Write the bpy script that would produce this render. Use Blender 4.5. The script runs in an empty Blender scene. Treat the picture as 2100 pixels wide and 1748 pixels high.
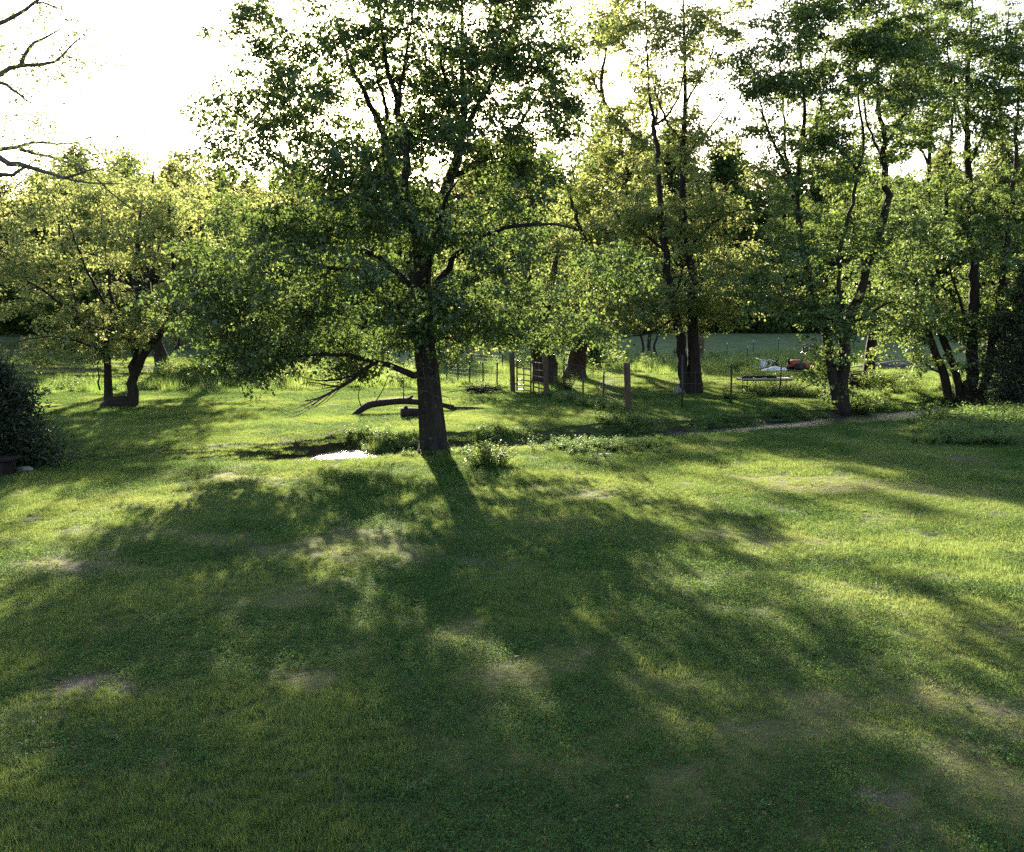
import bpy, math
import numpy as np
from mathutils import Vector

SC = bpy.context.scene
COL = SC.collection
RNG = np.random.default_rng(7)

# ------------------------------------------------------------------ camera
F, CX, CY = 1975.0, 1050.0, 874.0          # focal length / centre in photograph units (2100 wide)
CAMZ = 2.55
PITCH = math.atan(204.0 / F)
cd = bpy.data.cameras.new('camera')
cam = bpy.data.objects.new('camera', cd)
COL.objects.link(cam)
cam.location = (0, 0, CAMZ)
cam.rotation_euler = (math.pi / 2 - PITCH, 0, 0)
cd.sensor_fit = 'HORIZONTAL'
cd.sensor_width = 36.0
cd.lens = 18.0 / (CX / F)
cd.clip_start = 0.05
cd.clip_end = 3000
SC.camera = cam

def ray(px, py):
    u = (px - CX) / F
    v = -(py - CY) / F
    s, c = math.sin(PITCH), math.cos(PITCH)
    return np.array([u, c + v * s, -s + v * c])

def at(px, py, Y):
    r = ray(px, py)
    t = Y / r[1]
    return np.array([0, 0, CAMZ]) + r * t

# ------------------------------------------------------------------ sky, sun, exposure
SUNDIR = ray(690, 12)
SUNDIR = SUNDIR / np.linalg.norm(SUNDIR)
SUN_EL = math.asin(SUNDIR[2])
SUN_AZ = math.atan2(SUNDIR[0], SUNDIR[1])     # from +Y towards +X
w = bpy.data.worlds.new('World')
SC.world = w
w.use_nodes = True
nt = w.node_tree
nt.nodes.clear()
sky = nt.nodes.new('ShaderNodeTexSky')
sky.sky_type = 'NISHITA'
sky.sun_disc = False
sky.sun_elevation = SUN_EL
sky.sun_rotation = SUN_AZ
sky.air_density = 1.0
sky.dust_density = 2.2
sky.ozone_density = 1.0
bg = nt.nodes.new('ShaderNodeBackground')
bg.inputs['Strength'].default_value = 0.068
wo = nt.nodes.new('ShaderNodeOutputWorld')
nt.links.new(sky.outputs[0], bg.inputs[0])
nt.links.new(bg.outputs[0], wo.inputs[0])

sl = bpy.data.lights.new('sun', 'SUN')
sl.energy = 5.0
sl.angle = math.radians(0.6)
sl.color = (1.0, 0.90, 0.72)
so = bpy.data.objects.new('sun', sl)
COL.objects.link(so)
so.rotation_euler = Vector(SUNDIR).to_track_quat('Z', 'Y').to_euler()

SC.view_settings.view_transform = 'Standard'
SC.view_settings.look = 'None'
SC.view_settings.gamma = 1
SC.view_settings.exposure = 2.7
SC.view_settings.use_curve_mapping = False
SC.render.engine = 'CYCLES'
cy = SC.cycles
cy.max_bounces = 6
cy.diffuse_bounces = 3
cy.glossy_bounces = 2
cy.transmission_bounces = 4
cy.transparent_max_bounces = 4
cy.volume_bounces = 0
cy.caustics_reflective = False
cy.caustics_refractive = False
cy.sample_clamp_indirect = 4.0
cy.use_denoising = False

# ------------------------------------------------------------------ helpers
def sstep(a, b, x):
    t = np.clip((np.asarray(x, float) - a) / (b - a), 0, 1)
    return t * t * (3 - 2 * t)

def vnoise(x, y, seed=0):
    x = np.asarray(x, float); y = np.asarray(y, float)
    xi = np.floor(x).astype(np.int64); yi = np.floor(y).astype(np.int64)
    fx = x - xi; fy = y - yi
    def h(a, b):
        n = (a * 374761393 + b * 668265263 + seed * 1442695041) & 0x7fffffff
        n = ((n ^ (n >> 13)) * 1274126177) & 0x7fffffff
        n = n ^ (n >> 16)
        return (n & 0xffff) / 65535.0
    ux = fx * fx * (3 - 2 * fx); uy = fy * fy * (3 - 2 * fy)
    a = h(xi, yi); b = h(xi + 1, yi); c = h(xi, yi + 1); d = h(xi + 1, yi + 1)
    return (a * (1 - ux) + b * ux) * (1 - uy) + (c * (1 - ux) + d * ux) * uy

def fbm(x, y, seed=0, o=4):
    s = 0; a = 0.5; t = 0
    for i in range(o):
        s = s + a * vnoise(np.asarray(x) * 2 ** i, np.asarray(y) * 2 ** i, seed + i * 17); t += a; a *= 0.5
    return s / t

def mesh_obj(name, verts, faces, mat, parent=None, smooth=False, attrs=None):
    """verts Nx3 array, faces: list of int arrays (each MxK) or one MxK array"""
    verts = np.asarray(verts, np.float32)
    if isinstance(faces, np.ndarray):
        faces = [faces]
    faces = [np.asarray(f, np.int32) for f in faces if len(f)]
    me = bpy.data.meshes.new(name)
    me.vertices.add(len(verts))
    me.vertices.foreach_set('co', verts.ravel())
    nl = sum(f.size for f in faces); nf = sum(len(f) for f in faces)
    me.loops.add(nl)
    me.polygons.add(nf)
    li = np.concatenate([f.ravel() for f in faces])
    tot = np.concatenate([np.full(len(f), f.shape[1], np.int32) for f in faces])
    st = np.concatenate([[0], np.cumsum(tot)[:-1]]).astype(np.int32)
    me.loops.foreach_set('vertex_index', li)
    me.polygons.foreach_set('loop_start', st)
    me.polygons.foreach_set('loop_total', tot)
    if smooth:
        me.polygons.foreach_set('use_smooth', np.ones(nf, bool))
    me.update(calc_edges=True)
    if attrs:
        for k, v in attrs.items():
            a = me.attributes.new(k, 'FLOAT', 'POINT')
            a.data.foreach_set('value', np.asarray(v, np.float32))
    me.validate()
    if mat is not None:
        me.materials.append(mat)
    o = bpy.data.objects.new(name, me)
    COL.objects.link(o)
    if parent is not None:
        o.parent = parent
    return o

def tag(o, label=None, cat=None, group=None, kind=None):
    if label: o['label'] = label
    if cat: o['category'] = cat
    if group: o['group'] = group
    if kind: o['kind'] = kind
    return o

def empty(name, loc, label=None, cat=None, group=None):
    o = bpy.data.objects.new(name, None)
    o.empty_display_size = 0.2
    COL.objects.link(o)
    o.location = tuple(loc)
    return tag(o, label, cat, group)

def norm(v):
    v = np.asarray(v, float)
    return v / (np.linalg.norm(v, axis=-1, keepdims=True) + 1e-9)

class MB:
    """collects boxes, tubes and polygons into one mesh"""
    def __init__(s):
        s.v = []; s.f = {}; s.n = 0
    def add(s, v, f):
        v = np.asarray(v, float); f = np.asarray(f, int)
        s.v.append(v)
        s.f.setdefault(f.shape[1], []).append(f + s.n)
        s.n += len(v)
    def tube(s, pts, radii, sides=6, cap=True, wob=0.0, seed=0):
        pts = np.asarray(pts, float); k = len(pts)
        radii = np.broadcast_to(np.asarray(radii, float), (k,))
        tan = norm(np.gradient(pts, axis=0))
        ref = np.array([0.0, 0, 1]) if abs(tan[0][2]) < 0.9 else np.array([1.0, 0, 0])
        u = norm(np.cross(tan[0], ref)); U = []
        for i in range(k):
            u = u - tan[i] * np.dot(u, tan[i]); u = u / (np.linalg.norm(u) + 1e-9); U.append(u)
        U = np.array(U); V = np.cross(tan, U)
        ang = np.linspace(0, 2 * math.pi, sides, endpoint=False)
        r = radii[:, None] * np.ones(sides)
        if wob:
            yy = np.cumsum(np.r_[0, np.linalg.norm(np.diff(pts, axis=0), axis=1)])
            A, Y = np.meshgrid(ang, yy)
            r = r * (1 + wob * 2 * (vnoise(np.cos(A) * 2.2 + 9 + np.sin(A) * 1.1, np.sin(A) * 2.2 + Y * 1.1, seed) - 0.5)
                     + wob * 0.8 * (vnoise(A * 5, Y * 3.0, seed + 3) - 0.5))
        ring = pts[:, None, :] + r[..., None] * (np.cos(ang)[None, :, None] * U[:, None, :] + np.sin(ang)[None, :, None] * V[:, None, :])
        idx = np.arange(k * sides).reshape(k, sides)
        q = np.stack([idx[:-1], np.roll(idx[:-1], -1, 1), np.roll(idx[1:], -1, 1), idx[1:]], -1).reshape(-1, 4)
        s.add(ring.reshape(-1, 3), q)
        if cap:
            base = s.n - k * sides
            s.f.setdefault(sides, []).append(np.array([list(range(base + sides - 1, base - 1, -1)), list(range(base + (k - 1) * sides, base + k * sides))]))
    def box(s, c, size, rz=0.0, rx=0.0, ry=0.0):
        h = np.asarray(size, float) / 2
        P = np.array([[x, y, z] for x in (-1, 1) for y in (-1, 1) for z in (-1, 1)], float) * h
        R = np.eye(3)
        for a, ax in ((rx, 0), (ry, 1), (rz, 2)):
            ca, sa = math.cos(a), math.sin(a)
            M = [[[1, 0, 0], [0, ca, -sa], [0, sa, ca]], [[ca, 0, sa], [0, 1, 0], [-sa, 0, ca]], [[ca, -sa, 0], [sa, ca, 0], [0, 0, 1]]][ax]
            R = np.array(M) @ R
        P = P @ R.T + np.asarray(c, float)
        s.add(P, [[0, 1, 3, 2], [4, 6, 7, 5], [0, 4, 5, 1], [2, 3, 7, 6], [0, 2, 6, 4], [1, 5, 7, 3]])
    def build(s, name, mat, parent=None, smooth=False):
        return mesh_obj(name, np.concatenate(s.v), [np.concatenate(x) for x in s.f.values()], mat, parent, smooth)

# ------------------------------------------------------------------ materials
def newmat(name):
    m = bpy.data.materials.new(name)
    m.use_nodes = True
    n = m.node_tree.nodes
    n.clear()
    out = n.new('ShaderNodeOutputMaterial')
    return m, n, m.node_tree.links, out

def ramp(n, stops):
    r = n.new('ShaderNodeValToRGB')
    e = r.color_ramp.elements
    while len(e) < len(stops): e.new(0.5)
    for k, (p, c) in enumerate(stops):
        e[k].position = p
        e[k].color = (*c, 1)
    return r

def leaf_mat(name, dstops, tstops, tmix=0.5, gloss=0.05, instancer=False):
    m, n, l, out = newmat(name)
    a = n.new('ShaderNodeAttribute'); a.attribute_name = 'rnd'
    d = ramp(n, dstops); t = ramp(n, tstops)
    fac = a.outputs['Fac']
    if instancer:
        b = n.new('ShaderNodeAttribute'); b.attribute_type = 'INSTANCER'; b.attribute_name = 'tint'
        mm = n.new('ShaderNodeMath'); mm.operation = 'MULTIPLY_ADD'
        l.new(a.outputs['Fac'], mm.inputs[0]); mm.inputs[1].default_value = 0.43; l.new(b.outputs['Fac'], mm.inputs[2])
        fac = mm.outputs[0]
    l.new(fac, d.inputs[0]); l.new(fac, t.inputs[0])
    db = n.new('ShaderNodeBsdfDiffuse'); tb = n.new('ShaderNodeBsdfTranslucent')
    l.new(d.outputs[0], db.inputs[0]); l.new(t.outputs[0], tb.inputs[0])
    mx = n.new('ShaderNodeMixShader'); mx.inputs[0].default_value = tmix
    l.new(db.outputs[0], mx.inputs[1]); l.new(tb.outputs[0], mx.inputs[2])
    last = mx
    if gloss:
        g = n.new('ShaderNodeBsdfGlossy'); g.inputs['Roughness'].default_value = 0.5
        g.inputs['Color'].default_value = (0.9, 0.95, 0.9, 1)
        m2 = n.new('ShaderNodeMixShader'); m2.inputs[0].default_value = gloss
        l.new(mx.outputs[0], m2.inputs[1]); l.new(g.outputs[0], m2.inputs[2]); last = m2
    l.new(last.outputs[0], out.inputs[0])
    return m

def bark_mat(name, c1, c2, c3=None, scale=6.0, bump=0.5):
    m, n, l, out = newmat(name)
    tc = n.new('ShaderNodeTexCoord')
    mp = n.new('ShaderNodeMapping'); mp.inputs['Scale'].default_value = (scale, scale, scale * 0.22)
    l.new(tc.outputs['Object'], mp.inputs[0])
    no = n.new('ShaderNodeTexNoise'); no.inputs['Scale'].default_value = 1.6; no.inputs['Detail'].default_value = 6; no.inputs['Roughness'].default_value = 0.65
    l.new(mp.outputs[0], no.inputs['Vector'])
    vo = n.new('ShaderNodeTexVoronoi'); vo.inputs['Scale'].default_value = 2.6; vo.feature = 'DISTANCE_TO_EDGE'
    l.new(mp.outputs[0], vo.inputs['Vector'])
    r = ramp(n, [(0.3, c1), (0.7, c2)])
    l.new(no.outputs[0], r.inputs[0])
    col = r.outputs[0]
    if c3:
        n2 = n.new('ShaderNodeTexNoise'); n2.inputs['Scale'].default_value = 9; n2.inputs['Detail'].default_value = 5; n2.inputs['Roughness'].default_value = 0.7
        l.new(tc.outputs['Object'], n2.inputs['Vector'])
        r2 = ramp(n, [(0.60, (0, 0, 0)), (0.70, (1, 1, 1))])
        l.new(n2.outputs[0], r2.inputs[0])
        mx = n.new('ShaderNodeMixRGB'); mx.inputs[2].default_value = (*c3, 1)
        l.new(r2.outputs[0], mx.inputs[0]); l.new(col, mx.inputs[1]); col = mx.outputs[0]
    b = n.new('ShaderNodeBsdfPrincipled'); b.inputs['Roughness'].default_value = 0.9
    b.inputs['Specular IOR Level'].default_value = 0.2
    l.new(col, b.inputs['Base Color'])
    ad = n.new('ShaderNodeMath'); ad.operation = 'ADD'
    l.new(no.outputs[0], ad.inputs[0]); l.new(vo.outputs[0], ad.inputs[1])
    bp = n.new('ShaderNodeBump'); bp.inputs['Strength'].default_value = bump; bp.inputs['Distance'].default_value = 0.04
    l.new(ad.outputs[0], bp.inputs['Height']); l.new(bp.outputs[0], b.inputs['Normal'])
    l.new(b.outputs[0], out.inputs[0])
    return m

def plain_mat(name, c1, c2, rough=0.6, metal=0.0, scale=12.0, spec=0.5, bump=0.1):
    m, n, l, out = newmat(name)
    tc = n.new('ShaderNodeTexCoord')
    no = n.new('ShaderNodeTexNoise'); no.inputs['Scale'].default_value = scale; no.inputs['Detail'].default_value = 5
    l.new(tc.outputs['Object'], no.inputs['Vector'])
    r = ramp(n, [(0.35, c1), (0.68, c2)])
    l.new(no.outputs[0], r.inputs[0])
    b = n.new('ShaderNodeBsdfPrincipled')
    b.inputs['Roughness'].default_value = rough; b.inputs['Metallic'].default_value = metal
    b.inputs['Specular IOR Level'].default_value = spec
    l.new(r.outputs[0], b.inputs['Base Color'])
    bp = n.new('ShaderNodeBump'); bp.inputs['Strength'].default_value = bump; bp.inputs['Distance'].default_value = 0.01
    l.new(no.outputs[0], bp.inputs['Height']); l.new(bp.outputs[0], b.inputs['Normal'])
    l.new(b.outputs[0], out.inputs[0])
    return m

M = {}
M['leaf_maple'] = leaf_mat('maple_leaf', [(0, (0.024, 0.050, 0.014)), (1, (0.062, 0.100, 0.030))],
                           [(0, (0.07, 0.125, 0.022)), (1, (0.20, 0.27, 0.055))], 0.42, 0.05)
M['leaf_spring'] = leaf_mat('spring_leaf', [(0, (0.055, 0.095, 0.022)), (1, (0.12, 0.17, 0.045))],
                            [(0, (0.20, 0.26, 0.055)), (1, (0.45, 0.46, 0.14))], 0.52, 0.05)
M['leaf_ash'] = leaf_mat('ash_leaf', [(0, (0.035, 0.08, 0.022)), (1, (0.085, 0.14, 0.04))],
                         [(0, (0.11, 0.18, 0.035)), (1, (0.27, 0.33, 0.075))], 0.42, 0.05)
M['leaf_wood'] = leaf_mat('wood_leaf', [(0, (0.035, 0.07, 0.022)), (1, (0.10, 0.14, 0.045))],
                          [(0, (0.13, 0.17, 0.045)), (1, (0.36, 0.36, 0.13))], 0.5, 0.0)
M['leaf_wood_dark'] = leaf_mat('dark_wood_leaf', [(0, (0.02, 0.045, 0.016)), (1, (0.06, 0.10, 0.03))],
                               [(0, (0.07, 0.12, 0.025)), (1, (0.20, 0.26, 0.06))], 0.45, 0.0)
M['leaf_cedar'] = leaf_mat('cedar_needles', [(0, (0.010, 0.020, 0.010)), (1, (0.035, 0.055, 0.026))],
                           [(0, (0.02, 0.03, 0.01)), (1, (0.05, 0.07, 0.02))], 0.15, 0.04)
M['leaf_weed'] = leaf_mat('weed_leaf', [(0, (0.035, 0.08, 0.020)), (1, (0.10, 0.17, 0.045))],
                          [(0, (0.16, 0.26, 0.04)), (1, (0.36, 0.44, 0.10))], 0.5, 0.06)
M['bark_main'] = bark_mat('maple_bark', (0.014, 0.011, 0.009), (0.042, 0.033, 0.027), (0.13, 0.12, 0.10), 7, 0.8)
M['bark'] = bark_mat('brown_bark', (0.016, 0.012, 0.009), (0.046, 0.034, 0.026), None, 8, 0.7)
M['bark_grey'] = bark_mat('grey_bark', (0.06, 0.052, 0.046), (0.15, 0.13, 0.115), None, 9, 0.5)
M['bark_red'] = bark_mat('reddish_bark', (0.030, 0.018, 0.014), (0.075, 0.047, 0.037), None, 6, 0.8)
M['post_wood'] = bark_mat('weathered_post_wood', (0.055, 0.036, 0.026), (0.13, 0.088, 0.062), None, 14, 0.4)
M['dead_wood'] = bark_mat('dead_wood', (0.018, 0.013, 0.010), (0.055, 0.042, 0.033), None, 10, 0.8)
M['grey_wood'] = bark_mat('grey_timber', (0.14, 0.125, 0.11), (0.30, 0.275, 0.25), None, 10, 0.5)
M['steel_post'] = plain_mat('dark_green_post_paint', (0.02, 0.025, 0.02), (0.06, 0.05, 0.04), 0.6, 0.2)
M['post_tip'] = plain_mat('white_post_tip', (0.65, 0.65, 0.62), (0.8, 0.8, 0.78), 0.5)
M['galv'] = plain_mat('galvanised_tube', (0.14, 0.085, 0.07), (0.28, 0.19, 0.17), 0.3, 0.6, 20)
M['wire'] = plain_mat('fence_wire', (0.07, 0.06, 0.055), (0.15, 0.13, 0.12), 0.8, 0.0, 20, 0.2)
M['table_top'] = plain_mat('faded_table_plastic', (0.42, 0.36, 0.31), (0.6, 0.53, 0.47), 0.5, 0, 6)
M['dark_metal'] = plain_mat('dark_metal', (0.02, 0.018, 0.016), (0.06, 0.05, 0.045), 0.5, 0.6)
M['red_paint'] = plain_mat('faded_red_paint', (0.20, 0.028, 0.02), (0.42, 0.06, 0.045), 0.4, 0, 5)
M['rubber'] = plain_mat('black_rubber', (0.012, 0.012, 0.012), (0.03, 0.03, 0.03), 0.8)
M['white_plastic'] = plain_mat('white_plastic', (0.68, 0.70, 0.72), (0.82, 0.83, 0.84), 0.4, 0, 5)
M['tarp'] = plain_mat('crumpled_white_tarp', (0.50, 0.50, 0.50), (0.78, 0.78, 0.78), 0.5, 0, 8, 0.5, 0.5)
M['stone'] = plain_mat('grey_stone', (0.13, 0.12, 0.11), (0.30, 0.28, 0.26), 0.85, 0, 9, 0.3, 0.6)
M['dark_timber'] = bark_mat('dark_timber', (0.010, 0.009, 0.008), (0.03, 0.025, 0.022), None, 9, 0.5)

# ------------------------------------------------------------------ terrain
def flat(px, py, z=0.0):
    r = ray(px, py); t = (z - CAMZ) / r[2]
    return r[:2] * t
_E = np.array([flat(*p) for p in ((330, 962), (600, 948), (720, 941), (890, 931), (1130, 914), (1400, 898), (1700, 877), (1950, 856), (2060, 844))])
_EX = np.r_[-60, _E[:, 0], 60]
_EY = np.r_[_E[0, 1] - 4, _E[:, 1], _E[-1, 1] + 26]
WATER_Z = -0.25

def edge_y(x):
    return np.interp(x, _EX, _EY)

def far_t(x):      # far waterline, metres behind the lawn edge
    return np.interp(x, [-9, -4.5, -4.0, -3.4, -3.0, 0.5, 3.9, 7, 10.5, 14, 40], [1.9, 2.1, 3.3, 3.4, 2.1, 2.35, 2.8, 3.35, 4.0, 4.2, 5.0])

def height(x, y):
    x = np.asarray(x, float); y = np.asarray(y, float)
    t = y - edge_y(x) + 0.25 * (vnoise(x * 0.9, y * 0.3, 5) - 0.5)
    ft = far_t(x)
    D = sstep(-6.3, -3.9, x)
    down = sstep(0.0, 1.5, t)
    up = sstep(ft - 0.15, ft + 1.3, t)
    z = -0.58 * down * (1 - up) * D - 0.10 * down * (1 - up) * (1 - D)
    z = z + 0.06 * up
    z = z + 0.9 * sstep(38.5, 43.5, y) * (1 - 0.75 * sstep(47, 58, y)) * (1 - sstep(-12.5, -8.0, x))
    z = z + 0.25 * sstep(33, 44, y) * sstep(-4, 4, x) * (1 - sstep(50, 66, y))
    z = z + 1.9 * sstep(66, 104, y) + 0.10 * np.clip(y - 104, 0, 200)
    z = z + 0.05 * (fbm(x * 0.35, y * 0.35, 11, 3) - 0.5) * 2 * sstep(3, 8, y) + 0.025 * (vnoise(x * 1.7, y * 1.7, 4) - 0.5)
    return z

_TS = np.r_[np.arange(3, 60, .06), np.arange(60, 300, .4)]
def ground(px, py):
    """first point where the sight line through a photograph position meets the terrain"""
    r = ray(px, py)
    P = np.array([0, 0, CAMZ]) + _TS[:, None] * r
    g = P[:, 2] - height(P[:, 0], P[:, 1])
    i = int(np.argmax(g < 0)) if (g < 0).any() else len(g) - 1
    f = g[i - 1] / (g[i - 1] - g[i] + 1e-9) if i > 0 else 0
    p = P[i - 1] * (1 - f) + P[i] * f if i > 0 else P[0]
    p[2] = float(height(p[0], p[1]))
    return p

# worn soil and dry grass patches (photograph positions; size in metres)
BARE = [(180, 1408, .42, .16), (100, 1362, .2, .08), (265, 1412, .3, .10), (55, 1063, .55, .15), (1765, 1400, .14, .12), (2047, 1446, .15, .12),
        (1848, 1722, .16, .14), (1790, 1638, .12, .10), (1702, 1468, .13, .08), (2093, 1512, .14, .14), (930, 1152, .8, .16),
        (1040, 1157, .5, .12), (1545, 1506, .15, .1), (170, 1168, .5, .14), (210, 1240, .25, .07), (880, 1612, .18, .1), (1860, 1650, .1, .07),
        (660, 1610, .18, .08), (1215, 1572, .14, .07), (1970, 940, .8, .3), (75, 1325, .3, .06), (1150, 952, .3, .3), (2000, 900, .5, .4)]
DRY = [(700, 1110, 1.6, .7), (1130, 1065, 1.0, .4), (1340, 1395, .7, .3), (1150, 1360, .45, .35), (1640, 985, 2.0, .5), (1180, 1010, 1.2, .5), (1750, 1000, 2.0, .5),
       (1700, 1470, .6, .35), (1950, 1440, .7, .3), (2050, 1600, .5, .4), (1540, 1500, .45, .2), (960, 1300, .5, .3), (640, 1395, .5, .25), (560, 1230, .8, .35), (1000, 1390, .4, .35),
       (1400, 1620, .35, .25), (1050, 1560, .4, .2), (300, 1100, 1.4, .4), (180, 1165, 1.0, .4), (480, 985, 2.2, .5), (1950, 1010, 2.0, .4), (1560, 1100, 1.2, .35), (1850, 1610, .4, .25)]
_M = [(flat(640, 908), .9, .5), (flat(1000, 962), .5, .2)]
_B = [(flat(a, b), c * .72, d * .72) for a, b, c, d in BARE]
_D = [(flat(a, b), c, d) for a, b, c, d in DRY]

def patchsum(L, x, y, seed):
    x = np.asarray(x, float); y = np.asarray(y, float)
    s = np.zeros_like(x)
    n = (fbm(x * 2.6, y * 2.6, seed, 3) - 0.5)
    for (p, a, b) in L:
        q = np.sqrt(((x - p[0]) / a) ** 2 + ((y - p[1]) / (b * 1.9)) ** 2)
        s = np.maximum(s, sstep(1.15, 0.55, q * 1.25 + n * 1.5))
    return s

def bare_at(x, y): return patchsum(_B, x, y, 31)
def dry_at(x, y):
    base = sstep(0.56, 0.78, fbm(np.asarray(x) * 0.55, np.asarray(y) * 0.55, 23, 3)) * 0.3
    return np.maximum(base, patchsum(_D, x, y, 41) * 0.6)

def ground_mat():
    m, n, l, out = newmat('lawn_ground')
    tc = n.new('ShaderNodeTexCoord')
    def noise(s, d=5, r=0.6):
        t = n.new('ShaderNodeTexNoise'); t.inputs['Scale'].default_value = s; t.inputs['Detail'].default_value = d; t.inputs['Roughness'].default_value = r
        l.new(tc.outputs['Object'], t.inputs['Vector']); return t
    n1 = noise(0.8); n2 = noise(14, 6, 0.7); n3 = noise(5)
    g = ramp(n, [(0.3, (0.018, 0.026, 0.009)), (0.7, (0.055, 0.065, 0.022))]); l.new(n2.outputs[0], g.inputs[0])
    g2 = ramp(n, [(0.3, (0.085, 0.13, 0.05)), (0.7, (0.18, 0.20, 0.09))]); l.new(n1.outputs[0], g2.inputs[0])
    mg = n.new('ShaderNodeMixRGB'); mw = n.new('ShaderNodeAttribute'); mw.attribute_name = 'meadow'; l.new(mw.outputs['Fac'], mg.inputs[0]); l.new(g.outputs[0], mg.inputs[1]); l.new(g2.outputs[0], mg.inputs[2])
    dr = n.new('ShaderNodeAttribute'); dr.attribute_name = 'dry'
    dc = ramp(n, [(0.3, (0.08, 0.085, 0.032)), (0.7, (0.16, 0.15, 0.062))]); l.new(n2.outputs[0], dc.inputs[0])
    md = n.new('ShaderNodeMixRGB'); l.new(dr.outputs['Fac'], md.inputs[0]); l.new(mg.outputs[0], md.inputs[1]); l.new(dc.outputs[0], md.inputs[2])
    ba = n.new('ShaderNodeAttribute'); ba.attribute_name = 'bare'
    sc_ = ramp(n, [(0.3, (0.055, 0.042, 0.034)), (0.7, (0.155, 0.128, 0.108))]); l.new(n3.outputs[0], sc_.inputs[0])
    mb = n.new('ShaderNodeMixRGB'); l.new(ba.outputs['Fac'], mb.inputs[0]); l.new(md.outputs[0], mb.inputs[1]); l.new(sc_.outputs[0], mb.inputs[2])
    mu = n.new('ShaderNodeAttribute'); mu.attribute_name = 'mud'
    mm = n.new('ShaderNodeMixRGB'); l.new(mu.outputs['Fac'], mm.inputs[0]); l.new(mb.outputs[0], mm.inputs[1]); mm.inputs[2].default_value = (0.05, 0.038, 0.028, 1)
    b = n.new('ShaderNodeBsdfPrincipled'); b.inputs['Roughness'].default_value = 0.95; b.inputs['Specular IOR Level'].default_value = 0.1
    l.new(mm.outputs[0], b.inputs['Base Color'])
    bp = n.new('ShaderNodeBump'); bp.inputs['Strength'].default_value = 0.9; bp.inputs['Distance'].default_value = 0.05
    l.new(n2.outputs[0], bp.inputs['Height']); l.new(bp.outputs[0], b.inputs['Normal'])
    l.new(b.outputs[0], out.inputs[0])
    return m

ys = np.r_[np.arange(-60, 0, 6), np.arange(0, 3, .5), np.arange(3, 15, .2), np.arange(15, 36, .16), np.arange(36, 66, .5), np.arange(66, 130, 2.5), np.arange(130, 300, 14), [300, 500, 900, 1500]]
xs0 = np.r_[np.arange(0, 17, .28), np.arange(17, 40, 1.2), np.arange(40, 120, 6), [120, 200, 400, 900, 1500]]
xs = np.r_[-xs0[::-1][:-1], xs0]
GX, GY = np.meshgrid(xs, ys)
GZ = height(GX, GY)
nx, ny = len(xs), len(ys)
idx = np.arange(nx * ny).reshape(ny, nx)
q = np.stack([idx[:-1, :-1], idx[:-1, 1:], idx[1:, 1:], idx[1:, :-1]], -1).reshape(-1, 4)
gx, gy = GX.ravel(), GY.ravel()
mud = np.maximum(sstep(-0.08, -0.24, GZ.ravel()), patchsum(_M, gx, gy, 19))
og = mesh_obj('ground', np.stack([gx, gy, GZ.ravel()], -1), q, ground_mat(), smooth=True,
              attrs={'bare': bare_at(gx, gy), 'dry': dry_at(gx, gy), 'mud': mud, 'meadow': .15 + .7 * sstep(36, 66, gy)})
tag(og, kind='structure')

def water_mat():
    m, n, l, out = newmat('stream_water')
    tc = n.new('ShaderNodeTexCoord')
    mp = n.new('ShaderNodeMapping'); mp.inputs['Scale'].default_value = (1.0, 2.4, 1)
    l.new(tc.outputs['Object'], mp.inputs[0])
    no = n.new('ShaderNodeTexNoise'); no.inputs['Scale'].default_value = 6.0; no.inputs['Detail'].default_value = 3; no.inputs['Roughness'].default_value = 0.6
    l.new(mp.outputs[0], no.inputs['Vector'])
    b = n.new('ShaderNodeBsdfPrincipled'); b.inputs['Base Color'].default_value = (0.03, 0.035, 0.03, 1)
    b.inputs['Roughness'].default_value = 0.16; b.inputs['IOR'].default_value = 1.33
    bp = n.new('ShaderNodeBump'); bp.inputs['Strength'].default_value = 0.8; bp.inputs['Distance'].default_value = 0.06
    l.new(no.outputs[0], bp.inputs['Height']); l.new(bp.outputs[0], b.inputs['Normal'])
    l.new(b.outputs[0], out.inputs[0])
    return m
wx = np.arange(-6.5, 40, .5)
wv = np.concatenate([np.stack([wx, edge_y(wx) + 0.5, np.full_like(wx, WATER_Z)], -1), np.stack([wx, edge_y(wx) + far_t(wx) + 0.9, np.full_like(wx, WATER_Z)], -1)])
k = len(wx); i = np.arange(k - 1)
tag(mesh_obj('stream_water', wv, np.stack([i, i + 1, i + 1 + k, i + k], -1), water_mat()), kind='structure')

# ------------------------------------------------------------------ leaf geometry
def leaves(P, A, N, L, W, rnd, kind='kite'):
    """P base, A axis, N normal (unit), L length, W width -> verts, faces, rnd per vertex"""
    n = len(P)
    B = np.cross(N, A)
    L = np.broadcast_to(np.asarray(L, float), (n,))[:, None]
    W = np.broadcast_to(np.asarray(W, float), (n,))[:, None]
    if kind == 'kite':
        T = [(0, 0, 0), (.45, .5, .10), (1, 0, -.05), (.45, -.5, .10)]
        Fc = [np.array([0, 1, 2]), np.array([0, 2, 3])]
    elif kind == 'maple':
        T = [(0, 0, 0), (.25, .5, .05), (.55, .24, .10), (1, 0, -.12), (.55, -.24, .10), (.25, -.5, .05), (.35, 0, 0)]
        Fc = [np.array([0, 1, 6]), np.array([1, 2, 6]), np.array([2, 3, 6]), np.array([6, 3, 4]), np.array([6, 4, 5]), np.array([0, 6, 5])]
    elif kind == 'blade':
        T = [(0, .5, 0), (0, -.5, 0), (1, 0, 0)]
        Fc = [np.array([0, 1, 2])]
    k = len(T)
    V = np.stack([P + A * L * a + B * W * b + N * L * c for a, b, c in T], 1).reshape(-1, 3)
    base = (np.arange(n) * k)[:, None]
    Fs = np.concatenate([base + f for f in Fc])
    return V, Fs, np.repeat(rnd, k)

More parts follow.
